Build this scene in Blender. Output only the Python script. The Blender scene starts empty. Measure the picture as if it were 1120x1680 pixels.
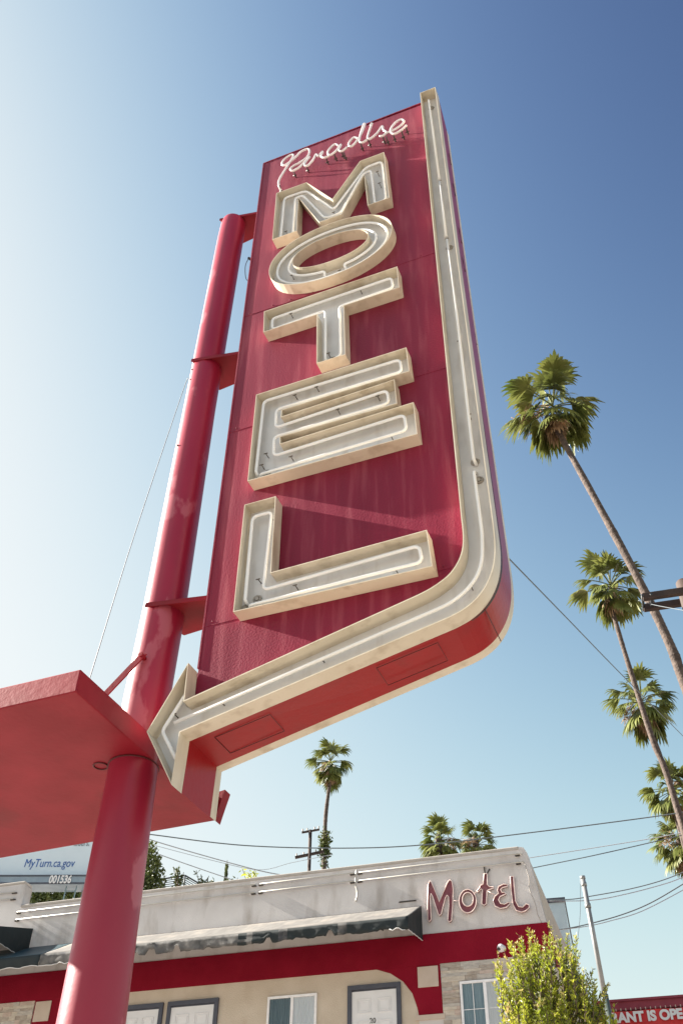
import bpy, bmesh, math, random
from math import radians as R, sin, cos, pi, tan, atan2
from mathutils import Vector, Matrix, noise
S = bpy.context.scene
COL = S.collection
random.seed(7)

# ------------------------------------------------------------------ camera
TILT, ROLL = R(42.31), R(.836)
FPX = 1597.0                                   # focal length in photograph pixels (1120 x 1680)
CAM = Vector((0, 0, 1.6))
_r = Vector((1, 0, 0)); _f = Vector((0, cos(TILT), sin(TILT))); _u = Vector((0, -sin(TILT), cos(TILT)))
RX = cos(ROLL)*_r + sin(ROLL)*_u
RY = -sin(ROLL)*_r + cos(ROLL)*_u
cd = bpy.data.cameras.new('camera'); cam = bpy.data.objects.new('camera', cd); COL.objects.link(cam)
M3 = Matrix((RX, RY, -_f)).transposed()
cam.matrix_world = Matrix.Translation(CAM) @ M3.to_4x4()
cd.sensor_fit = 'VERTICAL'; cd.sensor_height = 36; cd.lens = FPX/1680*36
cd.clip_start = .05; cd.clip_end = 3000
S.camera = cam

# ------------------------------------------------------------------ light
SIGN_AZ = R(-22.65); MOTEL_AZ = R(-18.24)
SUN_EL = R(29.1)
TRAVEL = SIGN_AZ + R(5.2)                      # the way the sunlight travels over the ground
sun_to = Vector((-cos(TRAVEL)*cos(SUN_EL), -sin(TRAVEL)*cos(SUN_EL), sin(SUN_EL)))
w = bpy.data.worlds.new('World'); S.world = w; w.use_nodes = True
nt = w.node_tree; nt.nodes.clear()
wo = nt.nodes.new('ShaderNodeOutputWorld'); bg = nt.nodes.new('ShaderNodeBackground'); sky = nt.nodes.new('ShaderNodeTexSky')
sky.sky_type = 'NISHITA'; sky.sun_disc = False
sky.sun_elevation = SUN_EL
sky.sun_rotation = atan2(sun_to.x, sun_to.y)
sky.air_density = 1.5; sky.dust_density = 2.0; sky.ozone_density = 1.5; sky.altitude = 50
EXPOSURE = 2.1
bg.inputs['Strength'].default_value = .12
# the camera's response to the sky: a contrast curve with a soft shoulder, applied to the physical sky
def vm(op, a, b_=None):
    n = nt.nodes.new('ShaderNodeVectorMath'); n.operation = op
    for k, v in enumerate((a, b_)):
        if v is None: continue
        if isinstance(v, tuple): n.inputs[k].default_value = v
        else: nt.links.new(v, n.inputs[k])
    return n
gam = nt.nodes.new('ShaderNodeGamma'); gam.inputs[1].default_value = 4.5; nt.links.new(sky.outputs[0], gam.inputs[0])
lum = vm('DOT_PRODUCT', gam.outputs[0], (.33, .34, .33))
gl = nt.nodes.new('ShaderNodeCombineXYZ')
for k in range(3): nt.links.new(lum.outputs['Value'], gl.inputs[k])
dif = vm('SUBTRACT', gam.outputs[0], gl.outputs[0]); sat = vm('MULTIPLY', dif.outputs[0], (.85, .85, .85))
z2 = vm('MAXIMUM', vm('ADD', gl.outputs[0], sat.outputs[0]).outputs[0], (1e-5, 1e-5, 1e-5))
den = vm('ADD', z2.outputs[0], (31.5, 36.5, 80.0))
q_ = 1.01/(.12*2**EXPOSURE)
res = vm('MULTIPLY', vm('DIVIDE', z2.outputs[0], den.outputs[0]).outputs[0], (q_, q_, q_))
nt.links.new(res.outputs[0], bg.inputs[0]); nt.links.new(bg.outputs[0], wo.inputs[0])
sl = bpy.data.lights.new('sun', 'SUN'); sl.energy = 5.0; sl.angle = R(.53); sl.color = (1, .93, .82)
so = bpy.data.objects.new('sun', sl); COL.objects.link(so)
so.rotation_euler = sun_to.to_track_quat('Z', 'Y').to_euler(); so.location = (-20, 0, 30)
S.view_settings.view_transform = 'Standard'; S.view_settings.look = 'None'
S.view_settings.exposure = EXPOSURE; S.view_settings.gamma = 1

# ------------------------------------------------------------------ helpers
def ray(px, py):
    return (RX*(px-560) + RY*(840-py) + _f*FPX)/FPX
def athd(px, py, h):                           # point seen at a pixel, h metres away along the ground
    d = ray(px, py); return CAM + d*(h/math.hypot(d.x, d.y))
def atz(px, py, z):
    d = ray(px, py); return CAM + d*((z-CAM.z)/d.z)
def tag(o, label=None, cat=None, group=None, kind=None):
    if label: o['label'] = label
    if cat: o['category'] = cat
    if group: o['group'] = group
    if kind: o['kind'] = kind
    return o
def empty(name, loc=(0, 0, 0), rz=0, label=None, cat=None, group=None):
    o = bpy.data.objects.new(name, None); COL.objects.link(o)
    o.location = loc; o.rotation_euler = (0, 0, rz); o.empty_display_size = .3
    return tag(o, label, cat, group)

def offset(pts, d):                            # inward for counter-clockwise
    n = len(pts); out = []
    for i in range(n):
        p0 = Vector(pts[i-1]); p1 = Vector(pts[i]); p2 = Vector(pts[(i+1) % n])
        a = (p1-p0).normalized(); b = (p2-p1).normalized()
        na = Vector((-a.y, a.x)); nb = Vector((-b.y, b.x))
        k = 1+na.dot(nb)
        m = (na+nb)/max(k, .25)
        out.append(tuple(p1+m*d))
    return out
def area(p): return .5*sum(p[i-1][0]*p[i][1]-p[i][0]*p[i-1][1] for i in range(len(p)))
def ccw(p): return list(p) if area(p) > 0 else list(reversed(p))
def fillet(path, rad, closed=False, n=5):
    P = [Vector(p) for p in path]; out = []; m = len(P)
    for i in range(m):
        if not closed and i in (0, m-1): out.append(P[i]); continue
        a = P[i-1]-P[i]; b = P[(i+1) % m]-P[i]
        r = min(rad, a.length*.45, b.length*.45)
        A = P[i]+a.normalized()*r; B = P[i]+b.normalized()*r
        for k in range(n+1):
            t = k/n; out.append(A*(1-t)**2 + P[i]*2*t*(1-t) + B*t*t)
    return out
def smooth(path, n=4, closed=False):           # Catmull-Rom
    P = [Vector(p) for p in path]; m = len(P); out = []
    for i in range(m if closed else m-1):
        if closed: p0, p1, p2, p3 = P[i-1], P[i], P[(i+1) % m], P[(i+2) % m]
        else: p0, p1, p2, p3 = P[max(i-1, 0)], P[i], P[i+1], P[min(i+2, m-1)]
        for k in range(n):
            t = k/n
            out.append(.5*((2*p1)+(p2-p0)*t+(2*p0-5*p1+4*p2-p3)*t*t+(3*p1-p0-3*p2+p3)*t**3))
    if not closed: out.append(P[-1])
    return out

class MB:
    def __init__(s): s.v = []; s.f = []; s.m = []; s.cur = 0; s.sm = set()
    def add(s, vs, fs, smooth=False):
        o = len(s.v); s.v += [tuple(v) for v in vs]
        for f in fs:
            if smooth: s.sm.add(len(s.f))
            s.f.append(tuple(i+o for i in f)); s.m.append(s.cur)
        return s
    def box(s, x0, x1, y0, y1, z0, z1, M=None):
        vs = [Vector((x, y, z)) for z in (z0, z1) for y in (y0, y1) for x in (x0, x1)]
        if M: vs = [M @ v for v in vs]
        return s.add(vs, [(0, 2, 3, 1), (4, 5, 7, 6), (0, 1, 5, 4), (2, 6, 7, 3), (0, 4, 6, 2), (1, 3, 7, 5)])
    def prism(s, pts, y0, y1):                 # outline in x,z pulled from y0 to y1
        pts = ccw(pts); n = len(pts)
        vs = [(x, y0, z) for x, z in pts]+[(x, y1, z) for x, z in pts]
        return s.add(vs, [tuple(range(n)), tuple(range(2*n-1, n-1, -1))]+[(i, i+n, (i+1) % n+n, (i+1) % n) for i in range(n)])
    def bar(s, a, b, wx, wz, up=(0, 0, 1)):
        a = Vector(a); b = Vector(b); d = (b-a).normalized(); up = Vector(up)
        x = d.cross(up).normalized(); z = x.cross(d)
        vs = [p+x*(i*wx/2)+z*(j*wz/2) for p in (a, b) for i, j in ((-1, -1), (1, -1), (1, 1), (-1, 1))]
        return s.add(vs, [(0, 1, 2, 3), (7, 6, 5, 4), (0, 4, 5, 1), (1, 5, 6, 2), (2, 6, 7, 3), (3, 7, 4, 0)])
    def tube(s, path, r, seg=8, closed=False, caps=True):
        P = [Vector(p) for p in path]; m = len(P)
        if not callable(r): rr = r; r = lambda t: rr
        T = []
        for i in range(m):
            if closed: t = P[(i+1) % m]-P[i-1]
            else: t = P[min(i+1, m-1)]-P[max(i-1, 0)]
            T.append(t.normalized() if t.length > 1e-9 else Vector((0, 0, 1)))
        nrm = T[0].orthogonal().normalized(); vs = []
        for i in range(m):
            nrm = (nrm-T[i]*nrm.dot(T[i]))
            nrm = nrm.normalized() if nrm.length > 1e-6 else T[i].orthogonal().normalized()
            b = T[i].cross(nrm); q = r(i/max(m-1, 1))
            for k in range(seg):
                a = 2*pi*k/seg; vs.append(P[i]+nrm*(q*cos(a))+b*(q*sin(a)))
        fs = []
        for i in range(m if closed else m-1):
            j = (i+1) % m
            for k in range(seg):
                l = (k+1) % seg; fs.append((i*seg+k, i*seg+l, j*seg+l, j*seg+k))
        s.add(vs, fs, True)
        if caps and not closed:
            o = len(s.v)-len(vs)
            s.f.append(tuple(o+k for k in reversed(range(seg)))); s.m.append(s.cur)
            s.f.append(tuple(o+(m-1)*seg+k for k in range(seg))); s.m.append(s.cur)
        return s
    def ball(s, c, rx, ry=None, rz=None, nu=12, nv=8):
        ry = ry or rx; rz = rz or rx; c = Vector(c); vs = []; fs = []
        for j in range(nv+1):
            t = pi*j/nv
            for i in range(nu):
                a = 2*pi*i/nu; vs.append(c+Vector((rx*sin(t)*cos(a), ry*sin(t)*sin(a), rz*cos(t))))
        for j in range(nv):
            for i in range(nu):
                k = (i+1) % nu; fs.append((j*nu+i, (j+1)*nu+i, (j+1)*nu+k, j*nu+k))
        return s.add(vs, fs, True)
    def channel(s, loops, yb, yf, t):          # open letter box: thin walls standing round each loop
        for pts, hole in loops:
            pts = ccw(pts); inn = offset(pts, -t if hole else t); n = len(pts)
            vs = [(x, yb, z) for x, z in pts]+[(x, yf, z) for x, z in pts]+[(x, yf, z) for x, z in inn]+[(x, yb, z) for x, z in inn]
            fs = []
            for a in range(3):
                for i in range(n):
                    j = (i+1) % n; fs.append((a*n+i, a*n+j, (a+1)*n+j, (a+1)*n+i))
            s.add(vs, fs)
        return s
    def build(s, name, mat, parent=None, recalc=True):
        me = bpy.data.meshes.new(name); me.from_pydata(s.v, [], s.f); me.update()
        for k in (mat if isinstance(mat, (list, tuple)) else [mat]): me.materials.append(k)
        me.polygons.foreach_set('material_index', s.m)
        me.polygons.foreach_set('use_smooth', [i in s.sm for i in range(len(s.f))])
        if recalc:
            bm = bmesh.new(); bm.from_mesh(me); bmesh.ops.recalc_face_normals(bm, faces=bm.faces); bm.to_mesh(me); bm.free()
        o = bpy.data.objects.new(name, me); COL.objects.link(o)
        if parent: o.parent = parent
        return o
def bevel(o, w=.006, seg=2):
    m = o.modifiers.new('bevel', 'BEVEL'); m.width = w; m.segments = seg; m.limit_method = 'ANGLE'; m.angle_limit = R(40)
    return o

# ------------------------------------------------------------------ materials
def mat(name, col, col2=None, rough=.6, nscale=3., stretch=(1, 1, 1), bump=0, bscale=60, metal=0, spec=.5, stain=None, stain_amt=0, slo=.52, shi=.75,
        sscale=1.2, sstretch=(1, 1, 1), coat=0, sheen=0, rvar=0, trans=0, lo=.35, hi=.7, bdist=.01):
    m = bpy.data.materials.new(name); m.use_nodes = True; t = m.node_tree; N = t.nodes; L = t.links
    p = N['Principled BSDF']; out = N['Material Output']
    tc = N.new('ShaderNodeTexCoord')
    def nz(scale, st, detail=5):
        mp = N.new('ShaderNodeMapping'); mp.inputs['Scale'].default_value = st; L.new(tc.outputs['Object'], mp.inputs[0])
        n = N.new('ShaderNodeTexNoise'); n.inputs['Scale'].default_value = scale; n.inputs['Detail'].default_value = detail
        L.new(mp.outputs[0], n.inputs['Vector']); return n
    def mr(n, a, b, c=0, d=1):
        r = N.new('ShaderNodeMapRange'); r.inputs[1].default_value = a; r.inputs[2].default_value = b
        r.inputs[3].default_value = c; r.inputs[4].default_value = d; L.new(n, r.inputs[0]); return r.outputs[0]
    def mix(f, a, b):
        x = N.new('ShaderNodeMix'); x.data_type = 'RGBA'; L.new(f, x.inputs[0])
        for s, v in ((6, a), (7, b)):
            if isinstance(v, tuple): x.inputs[s].default_value = (*v, 1)
            else: L.new(v, x.inputs[s])
        return x.outputs[2]
    n1 = nz(nscale, stretch)
    c = mix(mr(n1.outputs[0], lo, hi), tuple(col), tuple(col2 or [min(1, q*1.18) for q in col]))
    if stain:
        n2 = nz(sscale, sstretch, 8); c = mix(mr(n2.outputs[0], slo, shi, 0, stain_amt), c, tuple(stain))
    L.new(c, p.inputs['Base Color'])
    p.inputs['Roughness'].default_value = rough; p.inputs['Metallic'].default_value = metal
    p.inputs['Specular IOR Level'].default_value = spec; p.inputs['Coat Weight'].default_value = coat; p.inputs['Coat Roughness'].default_value = .15
    p.inputs['Sheen Weight'].default_value = sheen; p.inputs['Sheen Roughness'].default_value = .5; p.inputs['Sheen Tint'].default_value = (1, .55, .6, 1)
    if rvar: L.new(mr(n1.outputs[0], .3, .7, rough-rvar, rough+rvar), p.inputs['Roughness'])
    if bump:
        b = N.new('ShaderNodeBump'); b.inputs['Strength'].default_value = bump; b.inputs['Distance'].default_value = bdist
        n3 = nz(bscale, (1, 1, 1), 4); L.new(n3.outputs[0], b.inputs['Height']); L.new(b.outputs[0], p.inputs['Normal'])
    if trans:
        tr = N.new('ShaderNodeBsdfTranslucent'); L.new(c, tr.inputs[0]); ms = N.new('ShaderNodeMixShader'); ms.inputs[0].default_value = trans
        L.new(p.outputs[0], ms.inputs[1]); L.new(tr.outputs[0], ms.inputs[2]); L.new(ms.outputs[0], out.inputs[0])
    return m
RED = (.30, .014, .040)
M = {}
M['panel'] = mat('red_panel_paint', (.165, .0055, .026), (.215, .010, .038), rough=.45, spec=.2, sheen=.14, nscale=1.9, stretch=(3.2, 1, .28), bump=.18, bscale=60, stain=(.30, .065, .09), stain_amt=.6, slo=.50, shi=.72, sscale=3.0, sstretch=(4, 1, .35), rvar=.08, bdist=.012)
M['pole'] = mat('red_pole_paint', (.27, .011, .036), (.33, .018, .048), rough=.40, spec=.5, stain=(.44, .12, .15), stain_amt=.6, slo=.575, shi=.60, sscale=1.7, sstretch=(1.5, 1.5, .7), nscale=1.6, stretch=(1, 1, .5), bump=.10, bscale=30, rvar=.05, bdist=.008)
M['slab'] = mat('red_box_paint', (.23, .008, .018), (.30, .016, .030), rough=.5, spec=.25, nscale=3, bump=.12, bscale=30, stain=(.12, .012, .014), stain_amt=.85, sscale=1.6, bdist=.012)
M['under'] = mat('red_edge_paint', (.27, .004, .006), (.32, .007, .009), rough=.30, spec=.28, nscale=2.5, bump=.15, bscale=25, stain=(.12, .02, .02), stain_amt=.35, sscale=5)
M['seam'] = mat('dark_red_seam', (.07, .006, .008), (.10, .01, .012), rough=.6)
M['cream'] = mat('cream_sheet_metal', (.60, .53, .41), (.68, .61, .49), rough=.45, nscale=3, bump=.08, bscale=20, stain=(.30, .22, .13), stain_amt=.55, sscale=5, sstretch=(1.5, 1.5, .4))
M['floor_white'] = mat('white_channel_paint', (.60, .59, .59), (.68, .67, .67), rough=.5, nscale=4, bump=.1, bscale=20, stain=(.36, .30, .25), stain_amt=.45, sscale=4, sstretch=(2.5, 1, .45))
M['tube'] = mat('white_glass_tube', (.86, .86, .86), (.9, .9, .9), rough=.12, nscale=6, spec=.6)
M['tube_pink'] = mat('pinkish_glass_tube', (.80, .60, .56), (.86, .72, .68), rough=.2, nscale=6)
M['tube_script'] = mat('milky_script_tube', (.80, .74, .74), (.88, .84, .84), rough=.2, nscale=6)
M['dark'] = mat('dark_fitting', (.035, .03, .028), (.07, .055, .045), rough=.6, nscale=20)
M['porcelain'] = mat('grey_insulator', (.30, .27, .24), (.42, .39, .35), rough=.4, nscale=20)
M['clip'] = mat('brown_clip', (.08, .065, .05), (.18, .15, .12), rough=.6, nscale=30)
M['stucco'] = mat('pale_stucco', (.56, .535, .53), (.65, .625, .62), rough=.9, nscale=1.6, bump=.5, bscale=55, stain=(.30, .26, .23), stain_amt=.65, sscale=1.9, sstretch=(1.6, 1, .5), bdist=.015)
M['stucco_tan'] = mat('tan_stucco', (.54, .46, .37), (.61, .53, .44), rough=.9, nscale=2, bump=.5, bscale=55, stain=(.38, .28, .19), stain_amt=.4, sscale=2.2, bdist=.015)
M['band'] = mat('crimson_wall_paint', (.205, .004, .017), (.245, .006, .022), rough=.75, spec=.12, nscale=2, bump=.5, bscale=50, stain=(.25, .012, .025), stain_amt=.4, sscale=3, bdist=.012)
M['cap'] = mat('grey_parapet_coping', (.36, .33, .30), (.44, .40, .37), rough=.8, nscale=4, bump=.2)
M['trim'] = mat('cream_trim_tube', (.52, .50, .46), (.58, .56, .52), rough=.35, nscale=8)
M['white'] = mat('white_paint', (.72, .72, .74), (.77, .77, .79), rough=.4, nscale=5)
M['frame_dark'] = mat('slate_frame_paint', (.055, .06, .085), (.07, .075, .10), rough=.5, nscale=8)
M['frame_white'] = mat('white_window_frame', (.78, .78, .80), rough=.4, nscale=8)
M['curtain_teal'] = mat('teal_curtain', (.12, .19, .23), (.22, .30, .34), rough=.9, nscale=9, stretch=(3, 1, .1))
M['curtain_white'] = mat('white_curtain', (.78, .80, .84), (.88, .90, .92), rough=.9, nscale=9, stretch=(3, 1, .1))
M['patch'] = mat('beige_plaster_square', (.52, .43, .36), (.56, .47, .40), rough=.85, nscale=5, bump=.3)
M['canvas'] = mat('faded_sunlit_canvas', (.135, .125, .118), (.19, .178, .165), rough=.85, nscale=2, stretch=(4, 1, 1), bump=.15, bscale=30, stain=(.42, .36, .30), stain_amt=.4, sscale=2)  # pale tone holds grazing sun glare as well as fading
M['canvas_grey'] = mat('tattered_grey_canvas', (.04, .042, .045), (.23, .22, .21), rough=.9, nscale=3.5, bump=.3, bscale=15, stain=(.05, .055, .07), stain_amt=.8, sscale=4)
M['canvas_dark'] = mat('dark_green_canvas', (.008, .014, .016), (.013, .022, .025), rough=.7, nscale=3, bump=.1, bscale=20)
M['canvas_shaded'] = mat('shaded_teal_canvas', (.018, .045, .06), (.03, .065, .08), rough=.5, nscale=3, bump=.1, bscale=20)  # dark fabric with the upper awning's shadow put into its colour
M['piping'] = mat('white_piping', (.7, .7, .7), rough=.7)
M['motel_red'] = mat('faded_maroon_letter', (.16, .035, .05), (.24, .06, .08), rough=.5, nscale=7, stain=(.38, .22, .22), stain_amt=.35, sscale=9)
M['steel'] = mat('galvanised_post', (.26, .27, .28), (.38, .38, .39), rough=.4, nscale=5, metal=.3, stain=(.10, .09, .07), stain_amt=.5, sscale=3, sstretch=(1, 1, .3))
M['post_green'] = mat('dark_green_post_base', (.05, .08, .075), (.08, .10, .09), rough=.6)
M['wood'] = mat('weathered_brown_timber', (.030, .019, .016), (.06, .038, .03), rough=.8, nscale=5, stretch=(1, 1, .1), bump=.3)
M['cap_red'] = mat('rusty_red_cap', (.045, .02, .016), rough=.7)
M['wire'] = mat('dark_cable', (.09, .11, .125), rough=.6)
M['wire_pale'] = mat('grey_cable', (.30, .32, .35), rough=.6)
M['trunk'] = mat('palm_trunk', (.05, .036, .031), (.115, .084, .068), rough=.9, nscale=5, stretch=(1, 1, 2.2), bump=.8, bscale=14, bdist=.04)
M['leaf'] = mat('palm_leaf', (.060, .085, .018), (.25, .26, .075), rough=.36, nscale=1.3, trans=.25, lo=.3, hi=.75)
M['leaf_dead'] = mat('dead_palm_leaf', (.30, .19, .10), (.48, .34, .22), rough=.8, nscale=2, trans=.2)
M['bush'] = mat('yellow_green_leaf', (.19, .25, .018), (.54, .56, .06), rough=.4, nscale=2.6, trans=.4, lo=.3, hi=.7)
M['bush_tip'] = mat('new_shoot_leaf', (.38, .40, .09), (.50, .36, .16), rough=.5, nscale=5, trans=.4)
M['bark'] = mat('brown_bark', (.10, .07, .045), (.16, .12, .08), rough=.9, nscale=9, bump=.4)
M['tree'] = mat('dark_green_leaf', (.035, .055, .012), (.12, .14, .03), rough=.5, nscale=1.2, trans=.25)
M['bill'] = mat('pale_blue_poster', (.62, .72, .80), (.65, .75, .83), rough=.4, nscale=2)
M['blue_ink'] = mat('blue_lettering', (.035, .11, .36), rough=.5)
M['grey_ink'] = mat('grey_lettering', (.22, .26, .30), rough=.5)
M['apron'] = mat('slate_blue_apron', (.20, .26, .33), (.25, .32, .39), rough=.4, nscale=3)
M['banner'] = mat('red_vinyl_banner', (.55, .010, .016), (.62, .018, .022), rough=.45, nscale=3)
M['fascia'] = mat('maroon_fascia', (.22, .022, .045), (.28, .035, .06), rough=.6, nscale=3)
M['concrete'] = mat('pale_concrete', (.25, .22, .195), (.31, .275, .245), rough=.9, nscale=.6, bump=.2, bscale=20, stain=(.26, .22, .18), stain_amt=.5, sscale=.8)
M['asphalt'] = mat('asphalt', (.05, .05, .05), (.065, .063, .06), rough=.9, nscale=2, bump=.3, bscale=60)
M['paint_line'] = mat('road_line_paint', (.7, .68, .6), rough=.7)
M['glassblue'] = mat('pale_blue_cladding', (.40, .50, .56), (.48, .57, .62), rough=.25, nscale=2)
M['house'] = mat('tan_house_stucco', (.40, .33, .26), (.46, .39, .31), rough=.9, nscale=2)
M['rail'] = mat('dark_iron', (.03, .035, .04), rough=.5)
def glass():
    m = bpy.data.materials.new('window_glass'); m.use_nodes = True; t = m.node_tree; t.nodes.clear()
    o = t.nodes.new('ShaderNodeOutputMaterial'); g = t.nodes.new('ShaderNodeBsdfGlossy'); g.inputs['Roughness'].default_value = .03
    tr = t.nodes.new('ShaderNodeBsdfTransparent'); tr.inputs[0].default_value = (.95, .97, .98, 1); x = t.nodes.new('ShaderNodeMixShader'); fr = t.nodes.new('ShaderNodeFresnel'); fr.inputs[0].default_value = 1.45
    t.links.new(fr.outputs[0], x.inputs[0]); t.links.new(tr.outputs[0], x.inputs[1]); t.links.new(g.outputs[0], x.inputs[2]); t.links.new(x.outputs[0], o.inputs[0]); return m
M['glass'] = glass()
def stone():
    m = bpy.data.materials.new('ledger_stone'); m.use_nodes = True; t = m.node_tree; N = t.nodes; L = t.links; p = N['Principled BSDF']
    tc = N.new('ShaderNodeTexCoord'); mp = N.new('ShaderNodeMapping'); mp.inputs['Rotation'].default_value = (R(90), 0, 0); L.new(tc.outputs['Object'], mp.inputs[0])
    ns = N.new('ShaderNodeTexNoise'); ns.inputs['Scale'].default_value = 7; ns.inputs['Detail'].default_value = 6; L.new(tc.outputs['Object'], ns.inputs[0])
    b = N.new('ShaderNodeTexBrick'); L.new(mp.outputs[0], b.inputs[0])
    for k, v in (('Scale', 1), ('Brick Width', .34), ('Row Height', .075), ('Mortar Size', .004), ('Bias', .1)): b.inputs[k].default_value = v
    b.offset = .37; b.squash = .7; b.squash_frequency = 3
    b.inputs['Color1'].default_value = (.52, .45, .38, 1); b.inputs['Color2'].default_value = (.30, .25, .21, 1); b.inputs['Mortar'].default_value = (.16, .13, .11, 1)
    x = N.new('ShaderNodeMix'); x.data_type = 'RGBA'; x.blend_type = 'OVERLAY'; x.inputs[0].default_value = .55; L.new(b.outputs[0], x.inputs[6]); L.new(ns.outputs[0], x.inputs[7]); L.new(x.outputs[2], p.inputs['Base Color'])
    bu = N.new('ShaderNodeBump'); bu.inputs['Distance'].default_value = .03; bu.inputs['Strength'].default_value = .8; L.new(x.outputs[2], bu.inputs['Height']); L.new(bu.outputs[0], p.inputs['Normal']); p.inputs['Roughness'].default_value = .85
    return m
M['stone'] = stone()

def text(name, body, size, mtl, parent, loc, thick=.01, bold=0, shear=0, align='LEFT', sx=1, spacing=1):
    c = bpy.data.curves.new(name, 'FONT'); c.body = body; c.size = size; c.extrude = thick/2; c.offset = bold; c.shear = shear; c.align_x = align
    c.space_character = spacing
    t = bpy.data.objects.new('tmp', c); COL.objects.link(t); bpy.context.view_layer.update()
    me = bpy.data.meshes.new_from_object(t.evaluated_get(bpy.context.evaluated_depsgraph_get())); bpy.data.objects.remove(t)
    me.transform(Matrix.Rotation(R(90), 4, 'X') @ Matrix.Diagonal((sx, 1, 1, 1))); me.materials.clear(); me.materials.append(mtl); me.name = name
    o = bpy.data.objects.new(name, me); COL.objects.link(o); o.parent = parent; o.location = loc
    return o

def ftext(name, body, size, width, mtl, parent, loc, **k):
    o = text(name, body, size, mtl, parent, loc, **k); X = [v.co.x for v in o.data.vertices]; f = width/(max(X)-min(X))
    o.data.transform(Matrix.Diagonal((f, 1, 1, 1))); return o
# ------------------------------------------------------------------ ground
def sheet(name, mtl, x0, x1, y0, y1, z, rz=0, nx=1):
    b = MB(); Mx = Matrix.Rotation(rz, 4, 'Z')
    b.add([Mx @ Vector(p) for p in ((x0, y0, z), (x1, y0, z), (x1, y1, z), (x0, y1, z))], [(0, 1, 2, 3)])
    return tag(b.build(name, mtl), kind='structure')
sheet('ground', M['concrete'], -900, 900, -900, 900, 0)
g = MB()
Mx = Matrix.Rotation(MOTEL_AZ, 4, 'Z')
sheet('road', M['asphalt'], -200, 200, -17, -6, .004, MOTEL_AZ)
sheet('road_marking', M['paint_line'], -200, 200, -11.6, -11.45, .008, MOTEL_AZ)
kb = MB(); kb.box(-200, 200, -6, -5.85, 0, .13, Mx); tag(kb.build('kerb', M['concrete']), kind='structure')

# ================================================================== MOTEL PYLON SIGN
P0 = Vector((-.1104, 5.4451, 0)); B0 = Vector((.7624, 19.9904, 0))
sign = empty('motel_sign', P0, SIGN_AZ, 'tall crimson sign with cream letters reading MOTEL and a bent arrow on red pole', 'sign')
TH = .385
TD = .132           # trough depth
LD = .12            # letter depth
def arc(c, a0, a1, rx, rz, n=8): return [(c[0]+rx*cos(R(a0+(a1-a0)*k/n)), c[1]+rz*sin(R(a0+(a1-a0)*k/n))) for k in range(n+1)]
inner_curve = [(1.055, 6.03), (1.055, 5.88), (1.04, 5.76), (1.0, 5.66), (.93, 5.575), (.82, 5.51), (.72, 5.475)]
outer_curve = [(.92, 5.24), (1.025, 5.28), (1.12, 5.35), (1.195, 5.455), (1.245, 5.59), (1.268, 5.77), (1.27, 6.05)]
sm = lambda pts, n=4: [(v.x, v.y) for v in smooth([Vector((a, b, 0)) for a, b in pts], n)]
TOPZ = 12.47
arrow = [(1.055, TOPZ)]+sm(inner_curve)+[(-.945, 5.05), (-.955, 5.35), (-1.205, 4.865), (-.955, 4.44), (-.945, 4.81)]+sm(outer_curve)+[(1.25, 9.0), (1.235, TOPZ)]
body = [(-.95, 12.50), (-.95, 5.05), (-.955, 5.34), (-1.20, 4.865), (-.95, 4.45), (-.945, 4.815)]
cab = [(-.95, 12.50), (-.95, 5.352), (-1.20, 4.865), (-.955, 4.445), (-.945, 4.815)]+sm(outer_curve)+[(1.248, 9.0), (1.232, 12.45), (1.06, 12.46)]
# body of the box: front and back skin, and the rim that runs round it
b = MB(); pts = ccw(cab); n = len(pts)
b.cur = 0; b.add([(x, 0, z) for x, z in pts], [tuple(range(n))]); bk = [(x-.028 if x > .9 else x, z+(.022 if z < 6.2 and x > .2 else 0)) for x, z in pts]; b.add([(x, TH, z) for x, z in bk], [tuple(range(n-1, -1, -1))])
b.cur = 1
for i in range(n):
    j = (i+1) % n
    b.add([(pts[i][0], 0, pts[i][1]), (bk[i][0], TH, bk[i][1]), (bk[j][0], TH, bk[j][1]), (pts[j][0], 0, pts[j][1])], [(0, 1, 2, 3)])
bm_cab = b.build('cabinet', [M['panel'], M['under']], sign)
for z in (9.47, 7.80, 5.74):
    s = MB(); s.box(-.948, 1.05, -.003, .0, z-.003, z+.003)
    s.build('panel_seam', M['panel'], bm_cab)
random.seed(8)
for z in (9.47, 7.80, 5.74):
    for k in range(9): s = MB(); s.ball((-.88+k*.22+random.uniform(-.02, .02), -.002, z+.03), .007, .005, .007, 6, 4); s.build('rivet', M['panel'], bm_cab)
# edge flashing down the left edge and top rim
s = MB(); s.box(-.957, -.945, -.008, TH+.004, 5.38, 12.5); s.build('edge_flashing', M['panel'], bm_cab)
s = MB(); s.box(-.95, 1.05, -.006, TH+.002, 12.497, 12.512); s.build('top_flashing', M['panel'], bm_cab)
for x in (-.72, .93):
    s = MB(); s.box(x-.05, x+.05, .1, .2, 12.51, 12.56); s.build('lifting_lug', M['dark'], bm_cab)
# access panels in the underside (follow the sloping bottom)
def under_pt(x, n_, off=.004): return (x+off*.21, n_, 4.815+(x+.945)*.2240-off)
for x0, x1, n0, n1 in ((.36, .78, .05, .27), (-.80, -.40, .07, .30)):
    s = MB()
    for a, c in (((x0, n0), (x1, n0)), ((x1, n0), (x1, n1)), ((x1, n1), (x0, n1)), ((x0, n1), (x0, n0))):
        s.bar(under_pt(*a, .001), under_pt(*c, .001), .0025, .004)
    s.build('access_panel_edge', M['seam'], bm_cab)
s = MB(); s.bar((1.122, 0, 5.344), (1.122, TH, 5.344), .005, .006); s.build('skin_seam', M['seam'], bm_cab)
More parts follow.
